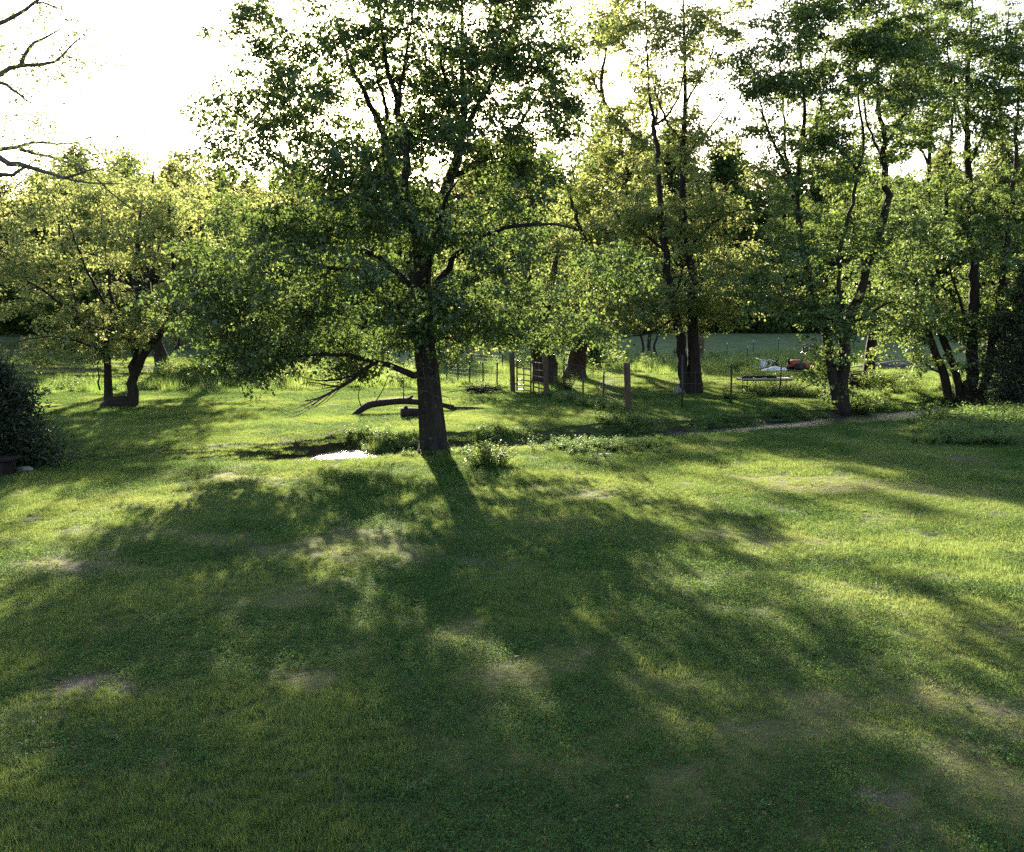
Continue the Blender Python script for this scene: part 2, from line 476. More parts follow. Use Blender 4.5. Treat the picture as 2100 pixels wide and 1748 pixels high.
def rand_unit(n, rng):
    v = rng.normal(size=(n, 3))
    return norm(v)

def bez(p0, p1, p2, k):
    t = np.linspace(0, 1, k)[:, None]
    return (1 - t) ** 2 * p0 + 2 * t * (1 - t) * p1 + t * t * p2

def smooth_poly(pts, step):
    """Catmull-Rom resample"""
    pts = np.asarray(pts, float)
    P = np.vstack([2 * pts[0] - pts[1], pts, 2 * pts[-1] - pts[-2]])
    outp = []; tt = []
    for i in range(len(pts) - 1):
        a, b, c, d = P[i], P[i + 1], P[i + 2], P[i + 3]
        m = max(2, int(np.linalg.norm(c - b) / step) + 1)
        t = np.linspace(0, 1, m, endpoint=False)[:, None]
        outp.append(0.5 * ((2 * b) + (c - a) * t + (2 * a - 5 * b + 4 * c - d) * t * t + (3 * b - a - 3 * c + d) * t ** 3))
        tt.append(i + t[:, 0])
    outp.append(pts[-1:]); tt.append([len(pts) - 1.0])
    return np.concatenate(outp), np.concatenate(tt)

def make_tree(root, limbs, clumps, leafm, barkm, seed, twigs=4, per=11, leaf=(.10, .085), lk='kite', spread=.42, flat_=.45,
              droop=.5, tw=.006, climb=.25, br=.012, sides=10, wob=.12, gaps=0.0, nodemin=0.0, twig_len=1.0, nstems=1):
    """limbs: list of (points Kx3, radii K); clumps: Nx3 attractor points. All in world space; root is an Empty."""
    rng = np.random.default_rng(seed)
    off = np.array(root.location)
    mb = MB()
    NP, NR, ND = [], [], []
    for li, (pts, rad) in enumerate(limbs):
        p, t = smooth_poly(pts, 0.22 if li == 0 else 0.3)
        r = np.interp(t, np.arange(len(rad)), rad)
        if li > 0:
            p[1:-1] += rng.normal(size=p[1:-1].shape) * np.minimum(0.03, r[1:-1] * .5)[:, None]
        if li < nstems:
            tb = MB(); tb.tube(p - off, r, sides + 4, wob=wob, seed=seed + li)
            tb.build('trunk', barkm, root, smooth=True)
        else:
            mb.tube(p - off, r, sides if r[0] > .05 else 6, wob=wob, seed=seed + li)
        NP.append(p); NR.append(r); ND.append(norm(np.gradient(p, axis=0)))
    NP, NR, ND = [np.concatenate(a) for a in (NP, NR, ND)]
    cap = len(NP) + len(clumps) * 14 + 10
    P = np.zeros((cap, 3)); R = np.zeros(cap); D = np.zeros((cap, 3)); C = np.zeros(cap)
    m = len(NP); P[:m], R[:m], D[:m] = NP, NR, ND
    clumps = np.asarray(clumps, float)
    lowz = P[:m, 2].min() + nodemin
    d0 = np.array([np.min(np.linalg.norm(P[:m] - c, axis=1)) for c in clumps])
    for ci in np.argsort(d0):
        c = clumps[ci]
        dv = c - P[:m]
        ds = np.linalg.norm(dv, axis=1)
        cost = ds * (1 + 0.35 * (dv[:, 2] < -0.3 * ds) - 0.25 * np.einsum('ij,ij->i', dv, D[:m]) / (ds + 1e-6)) + C[:m] * 0.15 + 3.0 * (P[:m, 2] < lowz)
        j = int(np.argmin(cost))
        d = ds[j]
        if d < 0.05: continue
        k = int(np.clip(d / 0.3, 2, 12)) + 1
        mid = P[j] + D[j] * d * 0.30 + (c - P[j]) * 0.35 + np.array([0, 0, climb * d * 0.35]) + rng.normal(size=3) * d * 0.06
        path = bez(P[j], mid, c, k)
        path[1:-1] += rng.normal(size=(k - 2, 3)) * 0.025
        r0 = min(R[j] * 0.75, br * (0.55 + d * 0.75)); r1 = tw
        r0 = max(r0, r1)
        rr = np.linspace(r0, r1, k)
        mb.tube(path - off, rr, 5 if r0 > .018 else 3, cap=False)
        P[m:m + k - 1] = path[1:]; R[m:m + k - 1] = rr[1:]; D[m:m + k - 1] = norm(np.gradient(path, axis=0))[1:]
        C[m:m + k - 1] = C[j] + d
        m += k - 1
    # twigs and leaves
    if gaps:
        keep = rng.random(len(clumps)) > gaps
        clumps = clumps[keep]
    n = len(clumps) * twigs
    base = np.repeat(clumps, twigs, 0)
    dirs = norm(rand_unit(n, rng) * np.array([1, 1, flat_]) + np.array([0, 0, 0.05]))
    ln = spread * twig_len * rng.uniform(.55, 1.25, n)
    end = base + dirs * ln[:, None] + np.array([0, 0, -1]) * (ln * droop * 0.4)[:, None]
    # three sided twig prisms
    tw2 = tw * 0.75
    s1 = norm(np.cross(dirs, np.array([0.2, 0.3, 1.0]))); s2 = np.cross(dirs, s1)
    tv = np.stack([base + s1 * tw2, base - s1 * tw2 * .5 + s2 * tw2 * .87, base - s1 * tw2 * .5 - s2 * tw2 * .87, end], 1).reshape(-1, 3)
    b4 = (np.arange(n) * 4)[:, None]
    mb.add(tv - off, np.concatenate([b4 + np.array([0, 1, 3]), b4 + np.array([1, 2, 3]), b4 + np.array([2, 0, 3])]))
    wood = mb.build('branches', barkm, root, smooth=True)
    nl = n * per
    t = rng.uniform(.1, 1.05, nl)[:, None]
    bb = np.repeat(base, per, 0); ee = np.repeat(end, per, 0)
    pos = bb + (ee - bb) * t + rng.normal(size=(nl, 3)) * spread * 0.16 * np.array([1, 1, .7])
    ax = norm(np.repeat(dirs, per, 0) * .6 + rand_unit(nl, rng) * np.array([1, 1, .5]) + np.array([0, 0, -droop]) * rng.uniform(.3, 1.6, nl)[:, None])
    nr = rand_unit(nl, rng) * .75 + np.array([0, 0, .8])
    nr = norm(nr - ax * np.einsum('ij,ij->i', nr, ax)[:, None])
    sc = rng.uniform(.6, 1.15, nl)
    cr = np.repeat(np.repeat(rng.uniform(0, 1, len(clumps)), twigs), per)
    rnd = np.clip(.55 * cr + .45 * rng.random(nl), 0, 1)
    V, Fs, rv = leaves(pos - off, ax, nr, leaf[0] * sc, leaf[1] * sc, rnd, lk)
    crown = mesh_obj('crown', V, Fs, leafm, root, attrs={'rnd': rv})
    return wood, crown

def limb_px(d, pts, rads):
    """pts: (px, py, depth offset); linear d"""
    return np.array([at(a, b, d + c) for a, b, c in pts]), rads

def ell(rng, d, px, py, dd, rpx, rpy, rd, n, shell=0.0):
    """n clump centres in an ellipsoid, gathered in loose horizontal sprays"""
    c = at(px, py, d + dd)
    m = max(1, int(n / 2.8))
    u = rand_unit(m, rng) * (rng.uniform(shell, 1, m) ** (1 / 2.4))[:, None]
    k = d / 20.0
    u = c + u * np.array([rpx * (d + dd) / F, rd, rpy * (d + dd) / F])
    return u[rng.integers(0, m, n)] + rng.normal(size=(n, 3)) * np.array([.32, .32, .14]) * (.6 + .4 * k)

# ------------------------------------------------------------------ the big maple
def base_of(px, py):
    return ground(px, py)

def flare(p, r, base_r, z0):
    return p, r

rng = np.random.default_rng(101)
d = 19.9
b0 = np.array([*flat(889, 928), 0.0]); b0[2] = float(height(b0[0], b0[1])) - 0.08
d = float(b0[1]); b_maple = b0.copy()
root = empty('maple_tree', b0, 'large dark leafy maple standing at the stream edge in the middle', 'tree')
def LP(pts, rads, d=None):
    return np.array([at(a, b, d + c) for a, b, c in pts]), rads
def stem(b, d, pts, rads):
    p = np.array([at(a, c, d + e) for a, c, e in pts])
    return np.vstack([b, p]), rads
limbs = [
    stem(b0, d, [(889, 915, 0), (886, 870, 0), (880, 800, 0), (874, 740, 0), (868, 680, 0), (863, 600, 0), (866, 520, 0), (850, 460, .1)], [.36, .285, .262, .245, .225, .215, .20, .18, .14]),
    LP([(866, 530, 0), (845, 455, .1), (825, 410, .1), (805, 375, .2), (793, 300, .3), (757, 210, .4), (715, 126, .4), (690, 40, .4), (680, -40, .4)], [.13, .115, .10, .09, .07, .05, .03, .015, .01], d),
    LP([(845, 455, .1), (829, 375, -.3), (832, 315, -.4), (817, 234, -.5), (797, 150, -.6), (787, 90, -.7), (778, 0, -.7), (775, -90, -.6)], [.09, .08, .07, .06, .045, .03, .02, .01], d),
    LP([(832, 315, -.4), (800, 260, .1), (785, 200, .3), (772, 150, .6), (765, 60, .8)], [.05, .045, .035, .025, .012], d),
    LP([(817, 234, -.5), (822, 175, -.8), (838, 84, -1.0), (850, 0, -1.1)], [.045, .035, .022, .012], d),
    LP([(866, 560, 0), (885, 490, .1), (905, 420, .3), (930, 360, .4), (942, 300, .4), (946, 261, .4), (951, 150, .5), (948, 60, .6), (945, -60, .6)], [.15, .135, .12, .11, .095, .075, .05, .035, .015], d),
    LP([(946, 270, .4), (975, 222, .2), (1005, 168, 0), (1030, 100, -.2), (1060, 20, -.4), (1075, -60, -.5)], [.06, .05, .04, .03, .02, .01], d),
    LP([(930, 360, .4), (985, 330, .7), (1030, 290, 1.0), (1080, 230, 1.3), (1120, 160, 1.5)], [.06, .05, .04, .028, .012], d),
    LP([(946, 270, .4), (925, 200, -.1), (905, 130, -.6), (895, 40, -.9)], [.05, .04, .03, .012], d),
    # left limbs
    LP([(850, 465, .1), (820, 414, -.1), (775, 405, -.4), (730, 378, -.8), (670, 370, -1.1), (595, 345, -1.2), (553, 315, -1.2), (510, 280, -1.2)], [.085, .075, .065, .055, .045, .032, .022, .012], d),
    LP([(870, 695, 0), (850, 676, -.1), (829, 656, -.3), (805, 610, -.5), (778, 583, -.8), (730, 560, -1.2), (660, 545, -1.7), (590, 540, -2.0)], [.09, .08, .07, .06, .05, .04, .028, .015], d),
    LP([(868, 640, 0), (820, 560, .5), (760, 520, 1.2), (680, 490, 1.8), (600, 480, 2.2), (500, 470, 2.5)], [.085, .07, .06, .045, .03, .012], d),
    LP([(866, 770, 0), (850, 769, -.1), (810, 757, -.3), (769, 742, -.5), (735, 768, -.7), (700, 793, -.9), (655, 817, -1.0), (625, 822, -1.1)], [.085, .075, .065, .055, .04, .03, .016, .008], d),
    LP([(769, 742, -.5), (715, 728, -.8), (670, 728, -1.1), (600, 733, -1.4), (540, 745, -1.7), (490, 770, -1.9)], [.05, .042, .034, .025, .016, .009], d),
    LP([(735, 768, -.7), (690, 780, -.4), (650, 780, -.2), (610, 770, 0)], [.03, .02, .013, .007], d),
    LP([(700, 793, -.9), (670, 790, -1.2), (640, 785, -1.5), (615, 790, -1.7)], [.02, .014, .01, .006], d),
    # right limbs
    LP([(872, 690, 0), (905, 650, .2), (940, 600, .5), (990, 570, .8), (1050, 545, 1.2), (1120, 520, 1.5), (1190, 520, 1.7)], [.09, .075, .06, .05, .038, .025, .012], d),
    LP([(868, 640, 0), (910, 560, -.5), (960, 500, -1.1), (1030, 470, -1.7), (1110, 460, -2.1), (1180, 470, -2.3)], [.085, .07, .055, .04, .028, .012], d),
    LP([(864, 600, 0), (880, 520, -.8), (900, 450, -1.7), (920, 400, -2.4), (940, 370, -3.0)], [.07, .06, .045, .03, .012], d),
    LP([(864, 620, 0), (840, 560, .9), (850, 480, 1.9), (870, 420, 2.8)], [.08, .06, .04, .015], d),
    LP([(872, 740, 0), (892, 700, -.2), (905, 670, -.5), (925, 650, -.9)], [.03, .022, .015, .008], d),
    LP([(880, 770, -.2), (893, 760, -.35), (905, 740, -.5), (915, 700, -.7)], [.022, .017, .012, .006], d),
]
cl = np.concatenate([
    ell(rng, d, 690, 560, 0, 300, 150, 3.6, 215, .35),
    ell(rng, d, 560, 640, -.5, 170, 110, 2.6, 80, .3),
    ell(rng, d, 480, 560, 0, 90, 120, 2.0, 45, .2),
    ell(rng, d, 1040, 560, 0, 215, 130, 3.2, 125, .35),
    ell(rng, d, 860, 520, -1.6, 220, 150, 2.2, 85, .4),
    ell(rng, d, 860, 480, 2.0, 240, 160, 2.4, 50, .4),
    ell(rng, d, 640, 400, -.3, 190, 100, 2.8, 85, .3),
    ell(rng, d, 920, 360, 0, 230, 100, 3.0, 115, .3),
    ell(rng, d, 1010, 200, 0, 140, 190, 2.4, 185, .3),
    ell(rng, d, 1060, 50, 0, 120, 110, 1.8, 85, .3),
    ell(rng, d, 740, 190, 0, 190, 160, 2.4, 165, .3),
    ell(rng, d, 560, 250, 0, 120, 110, 1.6, 60, .2), ell(rng, d, 470, 230, 0, 40, 60, .8, 12, .2), ell(rng, d, 1140, 230, 0, 50, 120, 1.2, 26, .2),
    ell(rng, d, 585, 75, 0, 85, 75, 1.2, 40, .2),
    ell(rng, d, 830, 60, 0, 160, 130, 2.2, 115, .3),
    ell(rng, d, 900, -180, 0, 260, 180, 3.0, 60, .3),
    ell(rng, d, 1230, 560, 0, 60, 60, 1.2, 16, .2),
    ell(rng, d, 700, 720, -.8, 150, 40, 1.5, 26, .2),
    ell(rng, d, 500, 730, -1.2, 90, 40, 1.2, 22, .2),
    ell(rng, d, 1090, 670, .6, 120, 40, 1.5, 26, .2),
    ell(rng, d, 880, 650, -1.2, 70, 60, 1.2, 18, .2), ell(rng, d, 480, 690, -.5, 100, 70, 1.6, 34, .2), ell(rng, d, 700, 690, 2.8, 130, 26, 1.2, 36, .2), ell(rng, d, 960, 685, 2.8, 130, 26, 1.2, 30, .2), ell(rng, d, 540, 690, 2.2, 90, 30, 1.2, 22, .2), ell(rng, d, 960, 640, 0, 90, 60, 1.6, 30, .2),
])
make_tree(root, limbs, cl, M['leaf_maple'], M['bark_main'], 11, twigs=6, per=11, leaf=(.090, .083), lk='maple', spread=.42, flat_=.42, droop=.7, tw=.007, br=.015, sides=12, wob=.09, nodemin=1.6, climb=.3)
bt_ = MB(); r2 = np.random.default_rng(44)
LL = [(769, 742, -.5), (735, 768, -.7), (700, 793, -.9), (655, 817, -1.0)]
for i in range(34):
    t = r2.uniform(0, 2.9); k = int(t); f = t - k
    x, y, e = [LL[k][j] * (1 - f) + LL[k + 1][j] * f for j in range(3)]
    l = r2.uniform(30, 95); sg = r2.uniform(-.15, .62); de = r2.normal() * .35
    P = np.array([at(x, y, d + e), at(x - l * .4, y + l * sg * .7, d + e + de * .5), at(x - l * .75, y + l * sg * .95 + 3, d + e + de), at(x - l, y + l * sg * .85 - 4, d + e + de * 1.3)])
    pp, tt = smooth_poly(P, .15); bt_.tube(pp - b0, np.linspace(.009, .003, len(pp)), 4, cap=False)
for i in range(16):
    y = r2.uniform(690, 830); x = 872 + (y - 700) * .08 + r2.uniform(-22, 26); P = [at(x, y, d - .22)]
    a_ = r2.uniform(0, 6.28)
    for j in range(4):
        a_ += r2.normal() * .7; P.append(P[-1] + np.array([math.cos(a_) * .14, -.06 * r2.random(), math.sin(a_) * .14]))
    pp, tt = smooth_poly(P, .08); bt_.tube(pp - b0, np.linspace(.008, .003, len(pp)), 4, cap=False)
o_ = bt_.build('dead_twigs', M['bark_grey'], root); o_['kind'] = 'stuff'
# root flare
mb = MB()
for a in np.linspace(0, 2 * math.pi, 7, endpoint=False) + .3:
    q_ = np.array([[math.cos(a) * r, math.sin(a) * r, 0] for r in (.16, .25, .36, .50)])
    for j, r in enumerate((.30, .13, .04, -.02)):
        q_[j, 2] = r + height(b0[0] + q_[j, 0], b0[1] + q_[j, 1]) - b0[2] - (.05 if j > 1 else 0)
    mb.tube(q_ * [1, 1, 1], [.13, .11, .07, .03], 8, wob=.2, seed=int(a * 10))
mb.build('root_flare', M['bark_main'], root, smooth=True)

# ------------------------------------------------------------------ left twin-trunk tree
rng = np.random.default_rng(202)
bl = ground(246, 834); d = bl[1]
root = empty('spring_tree', bl, 'pale leafed tree with three slim trunks from one clump on the left lawn', 'tree')
bA = ground(224, 835) - [0, 0, .05]; bB = ground(268, 834) - [0, 0, .05]
limbs = [
    stem(bA, d, [(222, 800, 0), (221, 760, 0), (218, 705, 0)], [.17, .13, .115, .10]),
    stem(bB, d, [(270, 800, 0), (274, 770, 0), (279, 700, .1), (281, 625, .1), (276, 550, .2), (283, 480, .2), (290, 420, .3)], [.22, .17, .14, .11, .10, .085, .06, .02]),
    LP([(273, 778, 0), (290, 738, -.1), (324, 688, -.2), (351, 655, -.3), (358, 600, -.3), (357, 540, -.4), (352, 470, -.4), (345, 400, -.3)], [.13, .12, .11, .09, .07, .06, .04, .015], d),
    LP([(218, 705, 0), (196, 690, -.2), (165, 665, -.5), (125, 625, -.9), (80, 590, -1.2), (40, 570, -1.5)], [.09, .08, .065, .05, .03, .012], d),
    LP([(218, 715, 0), (230, 650, .4), (225, 580, .7), (215, 500, 1.0), (205, 420, 1.2)], [.085, .07, .055, .04, .015], d),
    LP([(324, 688, -.2), (360, 650, .5), (400, 620, 1.0), (430, 590, 1.4)], [.05, .04, .03, .012], d),
    LP([(281, 625, .1), (310, 560, .8), (330, 490, 1.4), (350, 430, 1.8)], [.055, .04, .03, .012], d),
    LP([(358, 600, -.3), (390, 560, -.8), (410, 500, -1.2), (420, 440, -1.4)], [.05, .04, .028, .012], d),
    LP([(165, 665, -.5), (140, 560, .2), (120, 470, .6), (110, 390, .8)], [.05, .04, .028, .012], d),
    LP([(230, 650, .4), (180, 560, -.6), (150, 480, -1.2), (130, 420, -1.6)], [.05, .04, .028, .012], d),
    LP([(218, 735, 0), (200, 720, -.8), (160, 700, -1.6), (110, 690, -2.2), (60, 695, -2.6)], [.05, .042, .033, .022, .01], d),
    LP([(279, 700, .1), (240, 690, -1.2), (200, 670, -2.0), (150, 650, -2.4)], [.04, .03, .02, .01], d),
    LP([(205, 800, -.3), (203, 775, -.35), (200, 750, -.4)], [.03, .025, .012], d),
]
cl = np.concatenate([
    ell(rng, d, 240, 520, 0, 220, 165, 3.4, 250, .4),
    ell(rng, d, 110, 600, -.5, 120, 110, 2.6, 90, .3),
    ell(rng, d, 370, 560, 0, 90, 130, 2.6, 80, .3),
    ell(rng, d, 130, 705, -1.6, 110, 36, 1.6, 46, .2),
    ell(rng, d, 210, 400, 0, 160, 70, 2.6, 60, .3),
    ell(rng, d, 235, 720, -1.0, 60, 40, 1.2, 14, .2),
    ell(rng, d, 300, 660, -.6, 100, 40, 1.8, 22, .2),
])
make_tree(root, limbs, cl, M['leaf_spring'], M['bark'], 21, twigs=6, per=11, leaf=(.105, .075), spread=.45, flat_=.28, droop=.45, tw=.008, nodemin=1.2, nstems=3, sides=10, wob=.12)
mb = MB()
mb.tube([[-.55, -.1, -.15], [-.2, -.15, .10], [.15, -.12, .12], [.5, -.1, -.15]], [.22, .28, .27, .2], 9, wob=.3, seed=3)
mb.build('root_mound', M['bark'], root, smooth=True)

# leaning tree behind it
def simple_tree(name, label, base, d, limbs, clspec, lm, bm, seed, cat='tree', group=None, dens=1.0, **kw):
    kw['twigs'] = kw.get('twigs', 4) + 2; kw['per'] = kw.get('per', 8) + 2
    r_ = np.random.default_rng(seed)
    root = empty(name, base, label, cat, group)
    cl = np.concatenate([ell(r_, d, *c[:6], int(c[6] * dens), c[7]) for c in clspec])
    make_tree(root, limbs, cl, M[lm], M[bm], seed, **kw)
    return root

b = ground(336, 762); d = b[1]
simple_tree('leaning_tree', 'dark leaning trunk rising behind the three-trunk tree on the left', b, d, [
    stem(b - [0, 0, .1], d, [(330, 735, 0), (318, 700, 0), (306, 650, 0), (300, 580, .2), (305, 500, .3), (310, 420, .4), (315, 350, .4)], [.36, .30, .27, .24, .2, .15, .1, .03]),
    LP([(306, 650, 0), (270, 600, .4), (220, 540, .8), (180, 460, 1)], [.13, .1, .07, .02], d),
    LP([(300, 580, .2), (350, 520, -.6), (400, 450, -1), (430, 390, -1.2)], [.12, .09, .06, .02], d)],
    [(310, 430, 0, 150, 130, 4, 130, .3), (410, 500, 0, 80, 110, 3, 50, .3), (190, 470, 0, 90, 90, 3, 40, .3)],
    'leaf_spring', 'bark', 31, twigs=4, per=8, leaf=(.17, .13), spread=.75, flat_=.35, tw=.012, nodemin=3)

b = ground(452, 776); d = b[1]
simple_tree('half_hidden_tree', 'pale green tree half hidden behind the left side of the big maple', b, d, [
    stem(b - [0, 0, .1], d, [(453, 740, 0), (448, 690, 0), (456, 620, 0), (448, 540, 0), (444, 460, .2), (448, 390, .3)], [.3, .24, .21, .18, .14, .09, .03]),
    LP([(448, 690, 0), (408, 620, .6), (378, 550, 1), (358, 480, 1.2)], [.1, .08, .05, .02], d), LP([(456, 620, 0), (498, 560, -.6), (538, 500, -1), (568, 440, -1.2)], [.1, .08, .05, .02], d),
    LP([(448, 560, 0), (418, 480, -1), (398, 400, -1.6)], [.09, .06, .02], d)],
    [(450, 500, 0, 130, 130, 3.4, 90, .3), (400, 620, -.5, 80, 50, 2.0, 26, .2), (500, 600, -.5, 80, 60, 2.2, 26, .2)],
    'leaf_spring', 'bark', 33, twigs=4, per=8, leaf=(.16, .12), spread=.7, flat_=.35, tw=.011, nodemin=2.4)

# branches reaching in from a tree left of the frame
rng = np.random.default_rng(303)
d = 15.0
bp = at(-190, 985, d); bp[2] = float(height(bp[0], bp[1])) - .1
root = empty('overhanging_tree', bp, 'tree beyond the left edge whose bare grey branches reach into the sky', 'tree')
T = [(-175, 800, 0), (-165, 600, 0), (-160, 400, 0), (-150, 250, 0), (-140, 100, 0), (-130, -60, 0)]
limbs = [
    stem(bp, d, T, [.30, .24, .22, .19, .15, .11, .06]),
    LP([(-150, 250, 0), (-80, 190, .2), (-6, 150, .4), (45, 135, .5), (111, 126, .6), (144, 96, .7), (180, 63, .8), (222, 30, .9)], [.07, .055, .04, .032, .022, .014, .009, .005], d),
    LP([(43, 134, .5), (57, 99, .5), (90, 78, .6), (132, 55, .7)], [.032, .026, .018, .007], d),
    LP([(-140, 130, 0), (-80, 90, -.3), (-18, 57, -.4), (30, 33, -.4), (72, 6, -.5), (110, -30, -.5)], [.055, .043, .034, .028, .02, .01], d),
    LP([(72, 6, -.5), (110, 12, -.6), (150, 30, -.7)], [.02, .014, .006], d),
    LP([(-60, 175, .2), (0, 168, .1), (24, 183, 0), (54, 207, 0), (82, 218, -.1)], [.04, .032, .024, .014, .006], d),
    LP([(-155, 330, 0), (-80, 310, .4), (0, 306, .7), (36, 303, .8), (66, 293, .9), (120, 296, 1.1), (168, 288, 1.2), (235, 258, 1.4)], [.06, .045, .033, .027, .021, .015, .01, .005], d),
    LP([(-158, 350, 0), (-80, 325, -.2), (0, 327, -.4), (39, 339, -.5), (78, 351, -.5), (129, 366, -.6), (180, 375, -.7), (252, 377, -.8)], [.075, .06, .046, .038, .03, .02, .012, .006], d),
    LP([(39, 306, .8), (105, 324, 1.0), (180, 351, 1.2), (228, 396, 1.3), (300, 450, 1.4)], [.03, .025, .018, .012, .006], d),
    LP([(129, 366, -.6), (180, 352, -.9), (215, 340, -1.1)], [.02, .013, .006], d),
    LP([(-160, 400, 0), (-80, 380, .2), (0, 360, .3), (40, 352, .3), (75, 325, .4)], [.06, .05, .035, .024, .008], d),
]
cl = np.concatenate([
    ell(rng, d, 60, 60, 0, 120, 90, 1.4, 70, .2), ell(rng, d, 200, 50, .8, 30, 40, .4, 6, .2),
    ell(rng, d, 40, 230, 0, 60, 50, 1.2, 14, .2), ell(rng, d, 110, 320, 0, 150, 45, 1.4, 70, .2),
    ell(rng, d, 30, 180, 0, 90, 90, 1.2, 30, .2), ell(rng, d, 200, 330, .4, 90, 40, 1.0, 24, .2), ell(rng, d, 150, 90, .6, 70, 50, .6, 20, .2),
    ell(rng, d, -200, 200, 0, 140, 220, 2.5, 120, .3),
])
make_tree(root, limbs, cl, M['leaf_ash'], M['bark_grey'], 41, twigs=6, per=3, leaf=(.06, .04), spread=.36, flat_=.6, droop=.3, tw=.004, br=.008, nodemin=3, sides=10)

# ------------------------------------------------------------------ right-hand and central trees
b = ground(1412, 806); d = b[1]
simple_tree('slender_tree', 'tall tree with two trunks from one base, beyond the fence right of the wooden post', b, d, [
    stem(ground(1422, 806) - [0, 0, .08], d, [(1424, 780, 0), (1423, 740, 0), (1421, 693, 0), (1420, 613, 0), (1421, 560, .1), (1405, 513, .1), (1401, 440, .1), (1400, 367, 0), (1400, 286, 0), (1405, 220, 0), (1403, 73, 0), (1400, -60, 0)],
         [.36, .28, .24, .21, .18, .16, .145, .13, .115, .10, .08, .045, .012]),
    stem(ground(1404, 806) - [0, 0, .08], d, [(1404, 780, -.1), (1399, 720, -.2), (1388, 653, -.3), (1380, 613, -.3), (1369, 560, -.4), (1366, 510, -.4), (1358, 470, -.5), (1352, 380, -.5), (1347, 300, -.4), (1341, 258, -.4), (1332, 192, -.4), (1328, 110, -.4), (1322, -20, -.4)],
         [.26, .20, .18, .16, .15, .135, .12, .11, .095, .08, .065, .05, .035, .012]),
    LP([(1400, 300, 0), (1367, 246, .2), (1345, 190, .4), (1330, 120, .6)], [.06, .045, .03, .01], d),
    LP([(1341, 258, -.4), (1365, 240, -.6), (1385, 215, -.8), (1400, 160, -1), (1410, 60, -1.2)], [.05, .042, .034, .025, .01], d),
    LP([(1405, 220, 0), (1425, 180, -.2), (1455, 121, -.4), (1470, 60, -.5)], [.05, .04, .028, .01], d),
    LP([(1400, 330, 0), (1440, 280, .5), (1480, 230, .8), (1510, 170, 1)], [.055, .045, .03, .01], d),
    LP([(1405, 513, .1), (1450, 470, -.8), (1490, 440, -1.4), (1530, 430, -1.8)], [.06, .05, .035, .012], d),
    LP([(1388, 653, -.3), (1340, 680, -.8), (1290, 692, -1.2), (1240, 695, -1.5)], [.05, .04, .028, .01], d),
    LP([(1366, 520, -.4), (1320, 480, .4), (1280, 470, 1), (1240, 480, 1.4)], [.06, .045, .03, .01], d),
    LP([(1421, 620, 0), (1470, 600, .6), (1520, 590, 1), (1560, 600, 1.2)], [.05, .04, .028, .01], d),
    LP([(1380, 613, -.3), (1398, 560, .3), (1392, 500, .6)], [.05, .035, .01], d),
    ], [(1390, 560, 0, 150, 110, 3.2, 120, .3), (1300, 640, -.4, 90, 50, 2, 36, .2), (1500, 560, 0, 90, 70, 2.4, 40, .2),
        (1390, 410, 0, 130, 90, 2.8, 110, .3), (1400, 180, 0, 130, 160, 2.4, 85, .2), (1400, 20, 0, 140, 110, 2.2, 70, .2), (1390, -150, 0, 110, 120, 2, 30, .2), (1480, 660, .2, 70, 30, 1.6, 12, .2)],
    'leaf_spring', 'bark', 51, dens=1.45, twigs=4, per=7, leaf=(.14, .10), spread=.5, flat_=.45, droop=.4, tw=.009, br=.010, nodemin=2.0, nstems=2, sides=10)
mb = MB()
rr_ = np.random.default_rng(5)
bs = ground(1392, 806)
for i in range(1):
    u = rand_unit(60, rr_)
rock = bpy.data.meshes.new('stone')
def rock_obj(name, loc, size, seed, label, mat='stone'):
    n_, m_ = 10, 7
    v = []
    for j in range(m_ + 1):
        th = math.pi * j / m_
        for i_ in range(n_):
            ph = 2 * math.pi * i_ / n_
            p = np.array([math.sin(th) * math.cos(ph), math.sin(th) * math.sin(ph), math.cos(th)])
            r = 0.75 + .5 * float(vnoise(p[0] * 1.7 + seed, p[1] * 1.7 + p[2] * 1.3, seed))
            v.append(p * r * np.array(size))
    v = np.array(v); ii = np.arange((m_ + 1) * n_).reshape(m_ + 1, n_)
    qq = np.stack([ii[:-1], np.roll(ii[:-1], -1, 1), np.roll(ii[1:], -1, 1), ii[1:]], -1).reshape(-1, 4)
    o = mesh_obj(name, v, qq, M[mat], smooth=False)
    o.location = tuple(loc)
    return tag(o, label, 'stone')
rock_obj('stone', bs + [0, -.2, .08], (.30, .22, .17), 3, 'dark stone beside the base of the two-trunk tree beyond the fence')

